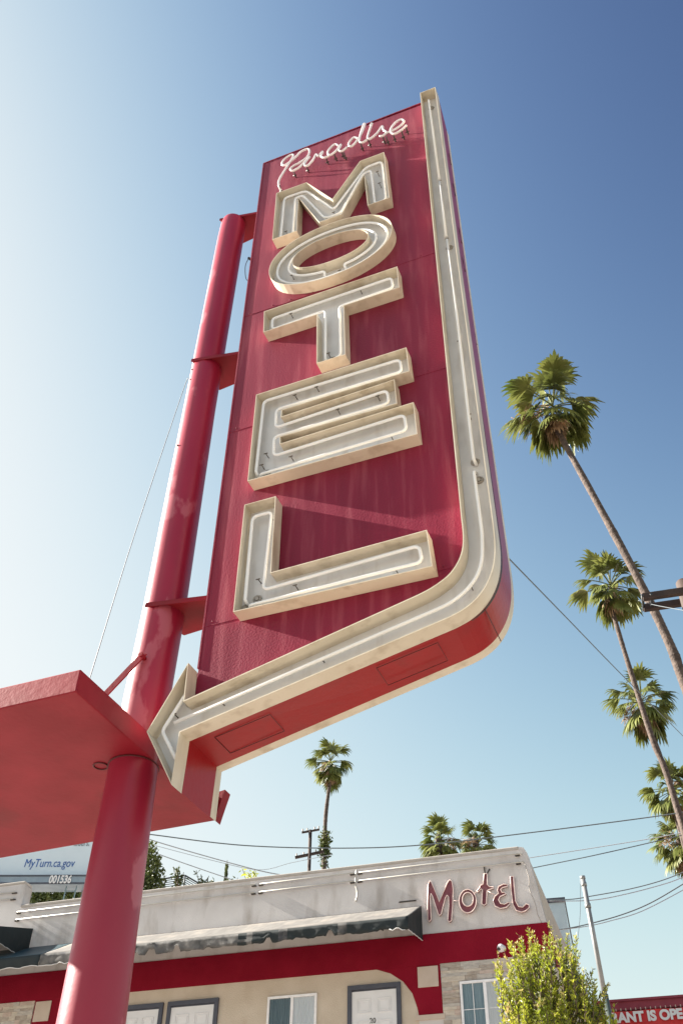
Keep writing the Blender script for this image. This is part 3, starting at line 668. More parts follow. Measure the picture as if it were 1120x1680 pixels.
# awnings
def awning(name, label, x0, x1, ztop, proj, zlip, hem, top_m, val_m, end_m, seed, rag=.05, endR=True, endL=True, brackets=True, piping=(), scallop=False):
    e = empty(name, B0, MOTEL_AZ, label, 'awning', 'awnings over the motel doors'); random.seed(seed)
    n = int((x1-x0)/.06); b = MB()
    xs = [x0+(x1-x0)*k/n for k in range(n+1)]
    sag = lambda x, t: -.012*sin(pi*t)*(1+.5*sin(x*4.1))
    rows = []
    for k in range(7):
        t = k/6; rows.append([(x, -.01-proj*t, ztop+(zlip-ztop)*t+sag(x, t)) for x in xs])
    vs = [v for r_ in rows for v in r_]; m_ = n+1
    b.add(vs, [(j*m_+i, j*m_+i+1, (j+1)*m_+i+1, (j+1)*m_+i) for j in range(6) for i in range(n)], True)
    o = b.build('canopy_top', top_m, e)
    sd = o.modifiers.new('t', 'SOLIDIFY'); sd.thickness = .004
    b = MB(); hz = []
    for i, x in enumerate(xs):
        v = noise.noise(Vector((x*1.7, seed, 0)))*.5+noise.noise(Vector((x*7, seed, 3)))*.35
        cell = math.floor(x*3.1); q = random.Random(cell*13+seed); fr = x*3.1-cell
        tear = (q.random()**2.2)*.13*(1 if fr > q.uniform(.1, .5) and fr < q.uniform(.6, 1) else .25*abs(fr-.5))
        h = hem+rag*v*1.1+tear*(rag/.05)
        if scallop: h = hem+.03*abs(sin(x*6.5))
        hz.append(h)
    vs = []
    for k in range(5):
        t = k/4
        for i, x in enumerate(xs):
            vs.append((x, -.01-proj-.004-.05*t*(noise.noise(Vector((x*5, k*.5, seed)))+.25*noise.noise(Vector((x*19, k, seed)))), zlip-.002+(hz[i]-zlip)*t))
    b.add(vs, [(j*m_+i, j*m_+i+1, (j+1)*m_+i+1, (j+1)*m_+i) for j in range(4) for i in range(n)], True)
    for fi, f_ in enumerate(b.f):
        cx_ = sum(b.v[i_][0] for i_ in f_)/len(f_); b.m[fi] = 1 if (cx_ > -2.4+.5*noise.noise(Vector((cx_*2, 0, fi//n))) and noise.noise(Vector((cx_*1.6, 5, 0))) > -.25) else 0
    o2 = b.build('valance', [val_m, end_m], e); sd = o2.modifiers.new('t', 'SOLIDIFY'); sd.thickness = .004
    for a, c in piping:
        pv = [Vector(vs[4*m_+i])+Vector((0, -.006, 0)) for i, x in enumerate(xs) if a <= x <= c]
        s = MB(); s.tube(pv, .007, 5); s.build('piping', M['piping'], o2)
    for flag, x, sgn in ((endR, x1, 1), (endL, x0, -1)):
        if not flag: continue
        s = MB(); y1 = -.01-proj; nn = 14; top = []; bot = []
        for k in range(nn+1):
            t = k/nn; y = -.005+(y1+.005)*t
            top.append((x, y, ztop+(zlip-ztop)*t)); bot.append((x+.003*sin(k*1.7), y, (ztop-.66)+(hem-(ztop-.66))*t-.02*abs(sin(k*1.1))))
        s.add(top+bot, [(k, k+1, nn+2+k, nn+1+k) for k in range(nn)])
        p = s.build('end_panel', end_m, e); sd = p.modifiers.new('t', 'SOLIDIFY'); sd.thickness = .004
        s = MB(); s.tube(bot, .007, 5); s.build('piping', M['piping'], p)
    f = MB(); f.tube([(x0+.01, y1_ := -.01-proj+.02, zlip-.03), (x1-.01, y1_, zlip-.03)], .014, 8)
    f.tube([(x0+.01, -.02, ztop-.05), (x1-.01, -.02, ztop-.05)], .012, 6)
    f.build('frame_rail', M['rail'], e)
    if brackets:
        x = x0+.8
        while x < x1-.3:
            s = MB(); s.tube([(x, -.02, ztop-.4), (x, -.01-proj+.03, zlip-.04)], .014, 6); s.tube([(x, -.02, ztop-.06), (x, -.01-proj+.03, zlip-.03)], .012, 6)
            s.build('bracket', M['rail'], e); x += 1.55
    return e
awning('awning', 'long faded awning with painted sun glare and a tattered grey valance under the parapet', -6.80, 1.0, 8.89, 1.13, 8.30, 8.07, M['canvas'], M['canvas_grey'], M['canvas_dark'], 4, rag=.05, endL=False, piping=((-6.8, -5.4), (.62, .99)))
awning('awning', 'shaded left stretch of the long awning, its shadow painted in as dark teal', -10.5, -6.805, 8.89, 1.13, 8.30, 8.06, M['canvas_shaded'], M['canvas_dark'], M['canvas_dark'], 9, endR=False, scallop=True, piping=((-10.5, -6.8),))  # shaded stretch of the same awning, built as a separate darker piece
awning('awning', 'small upper awning with a black end panel at the left edge', -11.0, -7.92, 9.30, 1.2, 8.95, 8.66, M['canvas'], M['canvas_dark'], M['canvas_dark'], 12, scallop=True, piping=((-11, -7.9),), brackets=False)

# ================================================================== PALMS
def frond(b, c, az, el, L, fan, rnd, droop=.5, nseg=15, wind=Vector((0, 0, 0)), spread=82):
    d = Vector((cos(az)*cos(el), sin(az)*cos(el), sin(el)))
    pts = []; p = Vector(c); v = d.copy()
    for k in range(5):
        pts.append(p.copy()); p = p+v*(L/4); v = (v+Vector((0, 0, -1))*droop*.16+wind*.06).normalized()
    b.tube(pts, .020, 4, caps=False)
    side = v.cross(Vector((0, 0, 1)))
    side = side.normalized() if side.length > .1 else Vector((1, 0, 0))
    side = (side+v*rnd.uniform(-.3, .3)+Vector((0, 0, rnd.uniform(-.6, .6)))).normalized(); side = (side-v*side.dot(v)).normalized()
    nrm = side.cross(v).normalized(); o = pts[-1]; sg = rnd.uniform(.25, .6)
    for k in range(nseg):
        a = R(-spread+2*spread*k/(nseg-1))+rnd.uniform(-.04, .04)
        dd = (v*cos(a)+side*sin(a)+nrm*sg*(-abs(sin(a)))).normalized(); ln = fan*(.70+.30*cos(a))*rnd.uniform(.85, 1.12)
        sd = (side*cos(a)-v*sin(a)).normalized()
        q = [o]; wd = ln*.098; vv = (dd+nrm*.10).normalized(); dr = rnd.uniform(.8, 1.4)
        for m in range(4):
            q.append(q[-1]+vv*(ln/4)); vv = (vv+Vector((0, 0, -1))*(.08+.24*m)*dr+wind*.16).normalized()
        ws = (wd*.15, wd*.62, wd*.85, wd*.5, .004); fold = nrm*wd*.22
        vs = []
        for qq, w_ in zip(q, ws): vs += [qq-sd*w_, qq+fold*(w_/wd), qq+sd*w_]
        b.add(vs, [(3*i+j, 3*i+j+1, 3*i+j+4, 3*i+j+3) for i in range(4) for j in range(2)], True)
def palm(path, rb, rt, crown, seed, label, R_=1.45, nf=26, dead=5, vine=False, low=-45):
    base = Vector(path[0]); e = empty('palm_tree', (base.x, base.y, 0), 0, label, 'palm tree', 'tall fan palms'); rnd = random.Random(seed)
    P = smooth([Vector(q)-e.location for q in path], 34); tl = len(P)-1
    b = MB(); b.tube(P, lambda t: (rb+(rt-rb)*t)*(1+.06*((t*tl) % 2)+.04*sin(t*41+seed)), 12); b.build('trunk', M['trunk'], e)
    c = Vector(crown)-e.location
    b = MB(); wind = Vector((-.35, -.1, 0)); made = []
    for k in range(nf):
        t = (k+.5)/nf; el = R(82-(82-low)*t**.75)+rnd.uniform(-.25, .25); az = k*2.39996+rnd.uniform(-.55, .55)
        frond(b, c+Vector((0, 0, .15-.35*t)), az, el, R_*.50*rnd.uniform(.65, 1.2), R_*.50*rnd.uniform(.8, 1.25), rnd, droop=.4+.6*t, wind=wind, spread=rnd.uniform(55, 95))
    b.build('crown', M['leaf'], e, recalc=False)
    b = MB()
    for k in range(dead):
        az = rnd.uniform(0, 2*pi); frond(b, c+Vector((0, 0, -.25-.1*rnd.random())), az, R(rnd.uniform(-80, -40)), R_*.32, R_*.40*rnd.uniform(.8, 1.2), rnd, droop=1.2, nseg=9, wind=wind*.3, spread=60)
    az = rnd.uniform(0, 2*pi)
    for k in range(4):                          # dry flower stalks, in one tangled clump
        a2 = az+rnd.uniform(-.5, .5); p = c+Vector((0, 0, .1)); v = Vector((cos(a2), sin(a2), rnd.uniform(.2, .8))).normalized(); q = [p]
        for m in range(6): q.append(q[-1]+v*R_*.12); v = (v+Vector((0, 0, -.30))).normalized()
        b.tube(q, .012, 4)
        for m in range(40):
            s_ = q[rnd.randrange(3, 7)]; dv = Vector((rnd.gauss(0, .16), rnd.gauss(0, .16), rnd.uniform(-.25, .12)))*R_*.7; b.tube([s_, s_+dv*.5+Vector((0, 0, .02)), s_+dv], .010, 3)
    b.build('dead_fronds', M['leaf_dead'], e, recalc=False)
    b = MB()                                    # old leaf bases under the crown
    for k in range(46):
        az = rnd.uniform(0, 2*pi); i = tl-int(rnd.random()**1.3*tl*.05); q = P[max(i, 0)]+Vector((cos(az), sin(az), 0))*rt*.8; b.tube([q+Vector((0, 0, -.12)), q+Vector((cos(az)*.07, sin(az)*.07, .16))], .022, 4)
    b.build('leaf_bases', M['trunk'], e)
    if vine:
        b = MB()
        for k in range(1500):
            t = rnd.random(); i = int(t*.5*tl+tl*.02); q = P[i].lerp(P[i+1], rnd.random())+Vector((rnd.gauss(0, .11), rnd.gauss(0, .11), rnd.gauss(0, .1))); leafquad(b, q, rnd, .16, None, .5)
        b.build('climbing_vine', M['tree'], e, recalc=False)
    return e
def leafquad(b, p, rnd, s, dirv=None, wr=.34):
    d = dirv if dirv is not None else Vector((rnd.gauss(0, 1), rnd.gauss(0, 1), rnd.gauss(0, 1)))
    d = d.normalized(); x = d.cross(Vector((rnd.gauss(0, 1), rnd.gauss(0, 1), rnd.gauss(0, 1)+.3))).normalized()*s*wr*.5; n_ = d.cross(x).normalized()*s*.10
    p = Vector(p); b.add([p, p+d*s*.45+x, p+d*s+n_*-.5, p+d*s*.45-x, p+d*s*.5+n_*.6], [(0, 1, 4), (1, 2, 4), (2, 3, 4), (3, 0, 4)])
def ppath(base, pix, h):
    out = [Vector(base)]
    for (x, y), hh in zip(pix, h): out.append(athd(x, y, hh))
    return out
HA = 21.5
palm(ppath((9.6, 19.4, 0), [(1150, 1195), (1100, 1062), (1046, 950), (985, 836), (935, 745), (914, 705)], [21.7, 21.6, 21.5, 21.5, 21.5, 21.5]), .135, .08, athd(906, 668, HA), 21, 'tallest fan palm, its thick leaning trunk running off the right edge', 1.75, 36, 9, low=-60)
palm(ppath((11.6, 29.3, 0), [(1118, 1352), (1070, 1215), (1030, 1090), (1006, 1010), (1000, 985)], [31.5]*5), .105, .075, athd(1001, 962, 31.5), 22, 'second fan palm, crown just left of the timber crossarm', 1.55, 34, 8, low=-58)
palm(ppath((15.0, 38.0, 0), [(1110, 1330), (1085, 1250), (1062, 1185), (1055, 1170)], [40.5]*4), .115, .09, athd(1052, 1153, 40.5), 23, 'third fan palm, crown crossed by the trunk of the second palm', 1.8, 36, 9, low=-58)
palm(ppath((18.2, 46.9, 0), [(1117, 1370), (1108, 1325), (1104, 1312)], [50]*3), .125, .10, athd(1102, 1297, 50), 24, 'fourth fan palm, crown just above the uppermost right wires', 1.75, 36, 9, low=-58)
palm(ppath((20.2, 53.4, 0), [(1128, 1440), (1118, 1400)], [56.5]*2), .17, .13, athd(1113, 1382, 56.5), 25, 'lowest fan palm of the right row, cut by the photo edge', 1.9, 36, 9, low=-58)
palm(ppath((-.75, 43.6, 0), [(531, 1440), (532, 1400), (534, 1340), (540, 1290), (541, 1280)], [44]*5), .12, .075, athd(542, 1252, 44), 26, 'lone slim fan palm with a vine climbing its lower trunk', 1.22, 34, 16, vine=True, low=-68)
palm(ppath((5.9, 53, 0), [(722, 1430), (722, 1405)], [53.3]*2), .2, .16, athd(722, 1382, 53.3), 27, 'left fan palm of the pair peeping over the parapet', 1.5, 34, 6, low=-50)
palm(ppath((8.0, 53.5, 0), [(783, 1430), (783, 1408)], [54.5]*2), .2, .16, athd(784, 1386, 54.5), 28, 'right fan palm of the pair peeping over the parapet', 1.5, 34, 6, low=-50)

# ================================================================== BUSH IN FRONT OF THE WINDOW
rnd = random.Random(31)
bc = athd(905, 1640, 11.5)
bush = empty('shrub', (bc.x, bc.y, 0), 0, 'bright yellow green shrub with upright shoots in front of the stone clad window', 'shrub')
loc = bush.location
stem = MB(); lv = MB(); tip = MB(); old = MB()
top = bc.z
stem.tube(smooth([(0, 0, 0), (.05, .02, 1.4), (0, 0, 2.6)], 6), lambda t: .09-.04*t, 10)
def shoot(p0, d, L, leaf, dens, tipm=.12):
    q = [Vector(p0)]; v = Vector(d).normalized(); n = 8
    for k in range(n): q.append(q[-1]+v*(L/n)); v = (v+Vector((rnd.gauss(0, .06), rnd.gauss(0, .06), .035))).normalized()
    stem.tube(q, lambda t: .007*(1-t)+.0025, 4, caps=False)
    m = int(L*dens)
    for k in range(m):
        t = rnd.random()**.85; i = min(int(t*n), n-1); p = q[i].lerp(q[i+1], t*n-i); a = rnd.uniform(0, 2*pi)
        up = (q[i+1]-q[i]).normalized(); o_ = up.orthogonal().normalized(); o2 = up.cross(o_)
        dv = (o_*cos(a)+o2*sin(a))*rnd.uniform(.5, 1)+up*rnd.uniform(.3, 1.1)
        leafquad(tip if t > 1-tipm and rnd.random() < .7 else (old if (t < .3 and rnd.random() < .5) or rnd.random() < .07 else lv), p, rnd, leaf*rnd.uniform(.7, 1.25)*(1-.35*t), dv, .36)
# outer shape of the shrub from its measured outline in the photo
hull = [(826, 1575, .15), (845, 1562, .3), (862, 1568, .2), (880, 1560, .4), (905, 1548, .5), (925, 1562, .3), (945, 1580, .25), (960, 1592, .2), (975, 1605, .1), (985, 1622, .05)]
for k in range(400):
    a = rnd.uniform(0, 2*pi); r_ = .80*math.sqrt(rnd.random())
    x = r_*cos(a)*.86; y = r_*sin(a)*.8
    ztop_ = top+.42-.55*(x/.78)**2-.5*(y/.8)**2+(.10 if x < .25 else -.16)
    z = ztop_-rnd.uniform(.25, 1.5)
    shoot((x*.8, y*.8, z), (x*.35+rnd.gauss(0, .12), y*.35+rnd.gauss(0, .12), 1), rnd.uniform(.3, .55), .068, 120)
for px, py in ((905, 1512), (899, 1530), (870, 1545), (857, 1538), (846, 1545), (838, 1560), (829, 1565), (880, 1542), (865, 1552), (915, 1545), (890, 1550), (923, 1545), (935, 1560), (822, 1580), (850, 1540)):
    P = athd(px, py, 11.5+rnd.uniform(-.2, .2))-loc; shoot(P+Vector((rnd.gauss(-.01, .03), 0, -.5)), (rnd.gauss(0, .04), 0, 1), .5, .05, 110, .35)
for px, py, L in ((955, 1560, .45), (962, 1575, .5), (985, 1600, .5), (1010, 1615, .5), (1003, 1622, .4), (975, 1590, .5), (992, 1640, .5), (985, 1650, .4), (970, 1612, .5), (980, 1625, .4), (965, 1600, .5), (993, 1610, .35), (972, 1640, .4), (960, 1620, .5), (975, 1660, .4), (962, 1590, .4), (950, 1575, .5), (955, 1600, .4)):
    P = athd(px, py, 11.5)-loc; d = Vector((.55, rnd.gauss(0, .3), .8)).normalized(); shoot(P-d*L, d, L, .055, 75, .1)
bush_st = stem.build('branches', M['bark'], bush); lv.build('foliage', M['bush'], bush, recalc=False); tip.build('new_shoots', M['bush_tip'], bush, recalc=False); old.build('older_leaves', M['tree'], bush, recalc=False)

# ================================================================== POSTS, POLES, WIRES
pt = athd(955, 1440, 14.0); pb = athd(1000, 1680, 14.05)
dirp = (pt-pb).normalized(); base = pb-dirp*(pb.z/dirp.z)
post = empty('metal_post', (base.x, base.y, 0), 0, 'slim pale metal post with a dark foot standing behind the shrub', 'post')
s = MB(); L = post.location; m1 = pb+dirp*.35
s.tube([m1-L, pt-L], .033, 14); tp = s.build('tube', M['steel'], post)
s = MB(); s.tube([(0, 0, 0), m1-L], .046, 14); s.build('foot', M['post_green'], post)
for k0, k1, rr in ((-.42, -.36, .041), (-.12, -.07, .040), (-.02, .02, .038)):
    s = MB(); s.tube([pt-L+dirp*k0, pt-L+dirp*k1], rr, 14); s.build('collar', M['steel'], post)

up_top = athd(1119, 955, 14.0)
up = empty('power_pole', (up_top.x, up_top.y, 0), 0, 'dark timber power pole with a double crossarm at the right edge', 'power pole')
L = up.location; zt = up_top.z
s = MB(); s.tube([(0, 0, 0), (0, 0, zt-.02)], lambda t: .17-.05*t, 14); s.build('pole_shaft', M['wood'], up)
s = MB(); s.ball((0, 0, zt-.02), .115, .115, .06); s.build('pole_cap', M['cap_red'], up)
a_ = atz(1054, 989, zt-.30)-L; bdir = (a_-Vector((0, 0, a_.z))); side_ = Vector((-bdir.y, bdir.x, 0)).normalized()
for sg in (-1, 1):
    s = MB(); A = a_+side_*(.155*sg)*(-1); Bp = Vector((0, 0, a_.z))-bdir.normalized()*1.6+side_*(.155*sg)*(-1)
    s.bar(A, Bp, .085, .12); bevel(s.build('crossarm', M['wood'], up), .008)
s = MB(); s.tube([a_+side_*.22, a_-side_*.22], .022, 8); s.tube([a_*.8+Vector((0, 0, a_.z*.2))+side_*.22, a_*.8+Vector((0, 0, a_.z*.2))-side_*.22], .022, 8); s.build('through_bolt', M['rail'], up)

def wire(pix, label, r=.016, m='wire', h=None):
    P = []
    for q in pix: P.append(athd(q[0], q[1], q[2] if len(q) > 2 else h))
    s = MB(); s.tube(smooth(P, 8), r*.72, 6); o = s.build('overhead_wire', M[m]); return tag(o, label, 'wire', 'overhead wires')
wire([(826, 908, 9), (930, 1015, 13), (1030, 1118, 18), (1150, 1238, 30)], 'thick straight cable slanting down from the right side of the big sign', .0125, 'wire', None)
wire([(1046, 985, 14), (1075, 993, 13.8), (1135, 1004, 13)], 'short wire leaving the timber crossarm to the right', .008)
wire([(200, 1362), (255, 1370), (400, 1387), (560, 1391.5), (696, 1386), (870, 1366), (1070, 1340), (1160, 1326)], 'long wire sagging across the picture and over the pair of palms', .028, 'wire', 34)
wire([(820, 1416), (858, 1409), (980, 1390), (1088, 1372), (1150, 1358)], 'upper of the two wires meeting the lowest right palm', .017, 'wire_pale', 32)
wire([(850, 1429), (878, 1423), (980, 1402), (1085, 1378), (1150, 1362)], 'lower of the two wires meeting the lowest right palm', .021, 'wire', 32)
wire([(880, 1478), (900, 1477), (940, 1475), (970, 1470), (1030, 1459), (1080, 1446), (1120, 1431), (1150, 1418)], 'uppermost of the four sagging wires behind the slim metal post', .020, 'wire', 30)
wire([(900, 1478), (970, 1477), (1030, 1466), (1090, 1450), (1120, 1439), (1150, 1428)], 'second of the four sagging wires behind the slim metal post', .016, 'wire_pale', 30)
wire([(905, 1526), (925, 1524), (960, 1517), (1015, 1502), (1065, 1482), (1120, 1450), (1150, 1430)], 'third and darkest of the four sagging wires behind the slim metal post', .022, 'wire', 28)
wire([(905, 1527), (960, 1520), (1000, 1511), (1052, 1495), (1120, 1460), (1150, 1441)], 'lowest of the four sagging wires behind the slim metal post', .014, 'wire_pale', 28)
wire([(235, 1373), (254, 1380), (325, 1401), (420, 1427), (470, 1437), (520, 1446)], 'upper wire slanting down from the red pole to the parapet', .026, 'wire_pale', 36)
wire([(235, 1390), (262, 1402), (330, 1426), (400, 1450), (430, 1462)], 'lower wire slanting down from the red pole towards the railing', .022, 'wire_pale', 36)
wire([(235, 1382), (350, 1412), (425, 1427), (480, 1415), (545, 1402)], 'faint wire dipping towards the far timber power pole', .014, 'wire_pale', 38)
wire([(951, 1440, 20), (951, 1500, 20), (945, 1560, 20), (944, 1600, 20)], 'hair thin upright cable just left of the slim metal post', .006, 'wire_pale')
wire([(309, 620, 10.0), (298, 648, 10), (220, 880, 9.6), (146, 1118, 9.4), (120, 1200, 9.3)], 'thin grey guy cable slanting down left of the red pole', .0085, 'wire_pale')

# far power pole
fp = athd(509, 1362, 41); e = empty('power_pole', (fp.x, fp.y, 0), 0, 'thin far power pole with two crossarms left of the lone palm', 'power pole')
s = MB(); s.tube([(0, 0, 0), (0, 0, fp.z)], .075, 8); s.build('pole_shaft', M['wood'], e)
for (xa, ya, xb, yb, w_) in ((495, 1366, 524, 1361, .07), (484, 1407, 531, 1397, .10)):
    A = athd(xa, ya, 41)-e.location; Bq = athd(xb, yb, 41)-e.location; s = MB(); s.bar(A, Bq, w_, w_); s.build('crossarm', M['wood'], e)
    for t in (.05, .3, .72, .95):
        q = A.lerp(Bq, t); s = MB(); s.tube([q, q+Vector((0, 0, .16))], .03, 6); s.build('insulator', M['porcelain'], e)

# ================================================================== BILLBOARD
BZ = R(-2.5)
c0 = athd(90, 1442, 40); bill = empty('billboard', (c0.x, c0.y, 0), BZ, 'pale blue billboard with blue web address, behind the red pole', 'billboard')
z0 = c0.z
def bx(px, py):                                # px -> billboard local x,z
    n_ = Vector((-sin(BZ), cos(BZ), 0)); u_ = Vector((cos(BZ), sin(BZ), 0)); d = ray(px, py); t = n_.dot(c0-CAM)/n_.dot(d); Q = CAM+d*t; return ((Q-c0).dot(u_), Q.z)
xr = bx(205, 1430)[0]
s = MB(); s.box(-12, xr, 0, .35, z0, z0+4.3); face = s.build('board', M['bill'], bill)
s = MB(); s.box(-12, xr+.1, -.5, .3, z0-.42, z0-.02); ap = bevel(s.build('apron', M['apron'], bill), .05)
s = MB(); s.box(-12, xr+.1, -.52, -.5, z0-.10, z0-.04); s.box(-12, xr+.1, -.52, -.5, z0-.40, z0-.34); s.build('apron_edge', M['frame_dark'], ap)
t0 = bx(39, 1422.5); t1 = bx(122, 1419)
ftext('web_address', 'MyTurn.ca.gov', .47, t1[0]-t0[0], M['blue_ink'], bill, (t0[0], -.012, t0[1]), thick=.01, bold=0, shear=.15)
t0 = bx(86, 1453.5); t1 = bx(122, 1453.5)
ftext('board_number', '001536', .42, t1[0]-t0[0], M['white'], bill, (t0[0], -.54, z0-.37), thick=.01, bold=.012, shear=.12)
t0 = bx(122, 1384); t1 = bx(147, 1384)
ftext('upper_words', '...ders.', .42, t1[0]-t0[0], M['grey_ink'], bill, (t0[0], -.012, t0[1]-.1), thick=.01, bold=.006)
for px in (-6, -2, 1.3):
    s = MB(); s.box(px-.16, px+.16, .1, .4, 0, z0-.3); s.build('upright', M['steel'], bill)
for px in (.2, .6): pass
a = bx(122, 1455)
s = MB()
for q in (-.2, .2): s.bar((a[0]+q, -.3, z0-.3), (a[0]+q-.2, -.3, z0-4), .04, .04)
for k in range(9): s.bar((a[0]-.2-.02*k, -.3, z0-.6-.35*k), (a[0]+.2-.02*k, -.3, z0-.6-.35*k), .03, .03)
s.build('ladder', M['curtain_teal'], bill)

# ================================================================== THINGS BEYOND THE MOTEL
def foliage_tree(name, base, blobs, nleaf, ls, label, mtl, cat, seed, trunk_r=.15, group=None):
    rn = random.Random(seed); e = empty(name, (base.x, base.y, 0), 0, label, cat, group); L = e.location; b = MB(); st_ = MB()
    zmin = min(c_.z-r_[2] for c_, r_ in blobs)
    st_.tube([(0, 0, 0), (0, 0, max(zmin+.3, .5)-0)], trunk_r, 8)
    for c_, r_ in blobs:
        st_.tube([(0, 0, max(zmin+.2, .4)), c_-L], lambda t: trunk_r*.5*(1-t)+.02, 6)
    tot = sum(r_[0]*r_[2] for _, r_ in blobs)
    for c_, r_ in blobs:
        for k in range(int(nleaf*r_[0]*r_[2]/tot)):
            while True:
                v = Vector((rn.uniform(-1, 1), rn.uniform(-1, 1), rn.uniform(-1, 1)))
                if v.length <= 1 and (v.length > .5 or rn.random() < .5): break
            v *= 1+.25*noise.noise(v*2.3+Vector((seed, 0, 0)))
            leafquad(b, c_-L+Vector((v.x*r_[0], v.y*r_[1], v.z*r_[2])), rn, ls*rn.uniform(.6, 1.3), None, .5)
    st_.build('trunk', M['bark'], e); b.build('crown', mtl, e, recalc=False); return e
t = athd(243, 1440, 34)
foliage_tree('broadleaf_tree', t, [(athd(240, 1440, 34), (.6, .7, .8)), (athd(245, 1415, 34), (.42, .5, .6)), (athd(252, 1452, 34), (.45, .5, .5)), (athd(246, 1396, 34), (.2, .2, .4)), (athd(228, 1450, 34), (.6, .6, .7))], 2600, .14, 'leafy green tree just right of the red pole above the parapet', M['tree'], 'tree', 41)
t = athd(95, 1475, 43)
foliage_tree('hedge_tree', t, [(athd(40+k*28, 1478, 43), (1.0, .8, .8)) for k in range(6)], 5200, .20, 'dark dense evergreen in the gap under the billboard', M['tree'], 'tree', 42, .2)
# terrace house and railing
zr = athd(305, 1435, 34).z
house = empty('terrace_house', athd(305, 1435, 34)*1.0, 0, 'tan flat roofed hillside house just visible under the iron railing', 'house')
house.location.z = 0
cpt = Vector((0, 0, 0)); lft = atz(240, 1445, zr)-house.location; rgt = atz(345, 1458, zr)-house.location
lft.z = rgt.z = 0
zf = athd(305, 1457, 34).z
s = MB(); q4 = [cpt, lft, lft+rgt, rgt]
s.add([Vector((v.x, v.y, 0)) for v in q4]+[Vector((v.x, v.y, zf)) for v in q4], [(3, 2, 1, 0), (4, 5, 6, 7), (0, 1, 5, 4), (1, 2, 6, 5), (2, 3, 7, 6), (3, 0, 4, 7)]); s.build('wall', M['house'], house)
s = MB(); mid_ = (lft+rgt)*.5
for (A, Bq) in ((cpt, lft), (cpt, rgt)):
    d_ = (Bq-A).normalized(); n2 = Vector((-d_.y, d_.x, 0))
    if n2.dot(mid_) > 0: n2 = -n2
    for k in range(int((Bq-A).length/2.2)):
        c_ = A+d_*(1.2+2.2*k)+n2*.01; s.bar(c_+Vector((0, 0, zf-1.6)), c_+Vector((0, 0, zf-.8)), .7, .02, n2)
s.build('window', M['glass'], house)
rail = empty('terrace_railing', house.location+Vector((0, 0, zf)), 0, 'dark iron railing with level bars round the far terrace corner', 'railing')
H_ = zr-zf
for A, Bq in ((cpt, lft), (cpt, rgt)):
    inn_ = (mid_.normalized())*.08
    s = MB()
    for k in range(6): z = H_*(1-k*.16); s.tube([A+inn_+Vector((0, 0, z)), Bq+inn_+Vector((0, 0, z))], .028 if k == 0 else .014, 6)
    s.build('rail_bars', M['rail'], rail)
    n = max(2, int((Bq-A).length/1.3))
    for k in range(n+1 if A is cpt and Bq is lft else n):
        q = A.lerp(Bq, (k if Bq is lft else k+1)/n)+inn_; s = MB(); s.tube([q, q+Vector((0, 0, H_))], .03, 6); s.build('rail_post', M['rail'], rail)
for i, (px, py, hpx, lab, sz) in enumerate(((293, 1452, 30, 'thin leafy plant behind the left railing bars', .3), (333, 1462, 36, 'taller thin plant at the right end of the iron railing', .34), (409, 1450, 22, 'small yellowish sprig above the parapet trim', .2), (382, 1458, 14, 'tiny green sprig left of the yellowish one', .14))):
    tp_ = athd(px+4, py-hpx, 33); bt = athd(px, py+12, 33)
    e = empty('potted_plant', (tp_.x, tp_.y, 0), 0, lab, 'plant', 'plants beyond the parapet'); rn = random.Random(60+i); L = e.location
    s = MB(); s.tube([(0, 0, 0), (0, 0, bt.z)], .05, 6); b = MB()
    for k in range(7):
        q = Vector((0, 0, bt.z)); d_ = Vector((rn.gauss(0, .25), rn.gauss(0, .25), 1)).normalized(); hh = (tp_.z-bt.z)*rn.uniform(.6, 1.05)/d_.z
        s.tube([q, q+d_*hh], .012, 4)
        for m in range(16): leafquad(b, q+d_*hh*rn.uniform(.3, 1)+Vector((rn.gauss(0, .05), 0, 0)), rn, .16, None, .4)
    s.build('stem', M['bark'], e); b.build('foliage', M['bush'] if i == 2 else M['tree'], e, recalc=False)
tp_ = athd(373, 1411, 50)
e = empty('cypress_tree', (tp_.x, tp_.y, 0), 0, 'slender dark conifer tip rising between the railing and the yellowish sprig', 'tree'); rn = random.Random(70)
s = MB(); s.tube([(0, 0, 0), (0, 0, tp_.z)], lambda t: .12*(1-t)+.015, 6); s.build('trunk', M['bark'], e)
b = MB()
for k in range(700):
    t = rn.random(); z = tp_.z-.3-2.6*t; r_ = .05+.22*max(0, t-.35); a = rn.uniform(0, 2*pi); leafquad(b, Vector((r_*cos(a)*rn.random(), r_*sin(a)*rn.random(), z)), rn, .16, Vector((cos(a)*.5, sin(a)*.5, 1)), .3)
b.build('crown', M['tree'], e, recalc=False)

# pale blue clad building beyond the motel's right side
q = athd(907, 1476, 40); bb = empty('clad_building', (q.x, q.y, 0), R(-14), 'narrow pale blue clad building edge beyond the motel side wall', 'building')
s = MB(); s.box(-1.2, .42, 0, 6, 0, q.z-.12); s.build('wall', M['glassblue'], bb)
s = MB(); s.box(-1.25, .46, -.06, 6.05, q.z-.12, q.z+.05); s.build('roof_edge', M['frame_dark'], bb)
s = MB(); s.box(.43, .5, -.05, 6, 0, q.z-3.2); s.build('dark_fin', M['frame_dark'], bb)
# junction box on the motel side wall
s = MB(); s.box(CB-.02, CB+.16, 4.1, 4.5, 8.25, 8.55)
s.build('service_box', M['frame_dark'], mot)

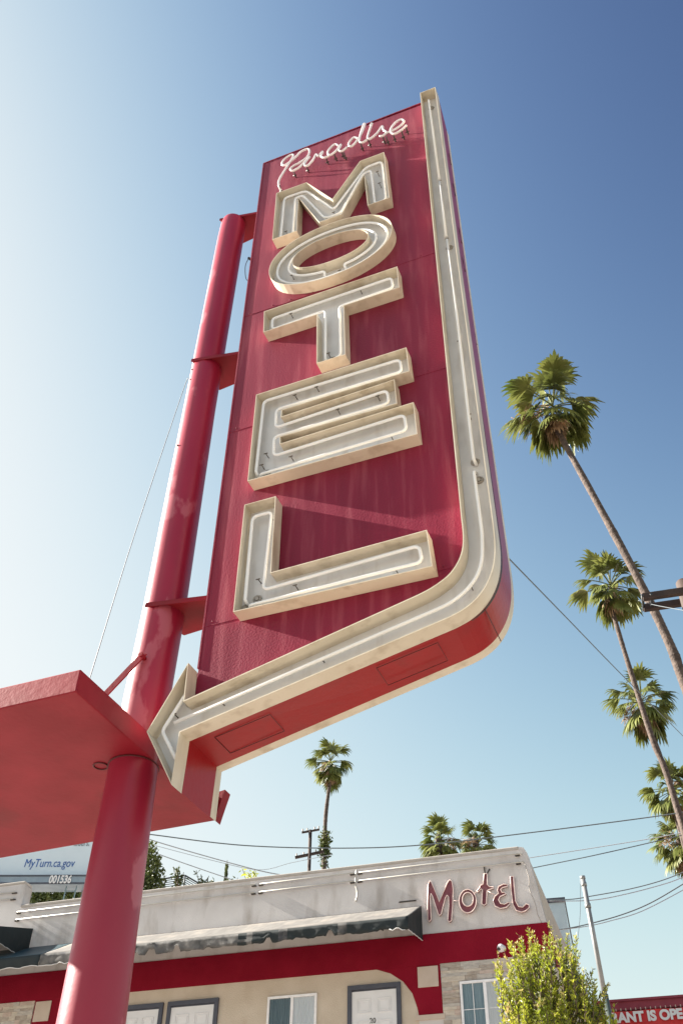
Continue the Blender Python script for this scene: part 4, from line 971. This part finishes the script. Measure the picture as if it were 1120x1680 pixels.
# restaurant on the right
RZ = R(-17)
c1 = athd(1060, 1641, 25); rst = empty('restaurant_building', (c1.x, c1.y, 0), RZ, 'red fronted restaurant with a maroon fascia at the bottom right corner', 'building')
def rx(px, py):
    n_ = Vector((-sin(RZ), cos(RZ), 0)); u_ = Vector((cos(RZ), sin(RZ), 0)); c = Vector(c1); d = ray(px, py); t = n_.dot(c-CAM)/n_.dot(d); Q = CAM+d*t; return ((Q-c).dot(u_), Q.z)
xa = rx(975, 1646)[0]; zt = c1.z; zs = rx(1060, 1655)[1]
s = MB(); s.box(xa, 7, .1, 7, 0, zt-.05); s.build('wall', M['house'], rst)
s = MB(); s.box(xa-.05, 7, -.02, .1, zs, zt); s.box(xa-.05, 7.05, -.06, 7, zt, zt+.05)
s.build('fascia', M['fascia'], rst)
s = MB(); x = xa
while x < 7: s.box(x, x+.02, -.05, -.02, zs-.02, zs+.03); x += .11
s.build('fascia_teeth', M['patch'], rst)
ban = empty('banner', (c1.x, c1.y, 0), RZ, 'red banner with bold white capitals hung under the restaurant fascia', 'banner')
zb_ = rx(1060, 1688)[1]
s = MB(); nn = 60
vs = []
for k in range(nn+1):
    x = xa+(6.5-xa)*k/nn; y = -.08-.025*sin(k*.8)
    vs += [(x, y, zs-.04), (x, y, zb_)]
s.add(vs, [(2*k, 2*k+1, 2*k+3, 2*k+2) for k in range(nn)], True); s.build('cloth', M['banner'], ban)
ta = rx(1006, 1681); tb_ = rx(1120, 1661)
hgt = rx(1060, 1661)[1]-rx(1060, 1677)[1]
xe = rx(1121, 1675)[0]; x_r = rx(1003, 1680)[0]
o = text('lettering', 'RANT IS OPE', hgt*1.42, M['white'], ban, (x_r, -.125, rx(1060, 1677)[1]), .01, .014)
bb_ = [v.co.x for v in o.data.vertices]; k_ = (xe-x_r)/(max(bb_)-min(bb_)); o.data.transform(Matrix.Diagonal((k_, 1, 1, 1)))
o2 = text('lettering', 'N', hgt*1.42, M['white'], ban, (xe+.08, -.125, rx(1060, 1677)[1]), .01, .014)
o2.data.transform(Matrix.Diagonal((k_, 1, 1, 1)))
print('text stretch', k_)
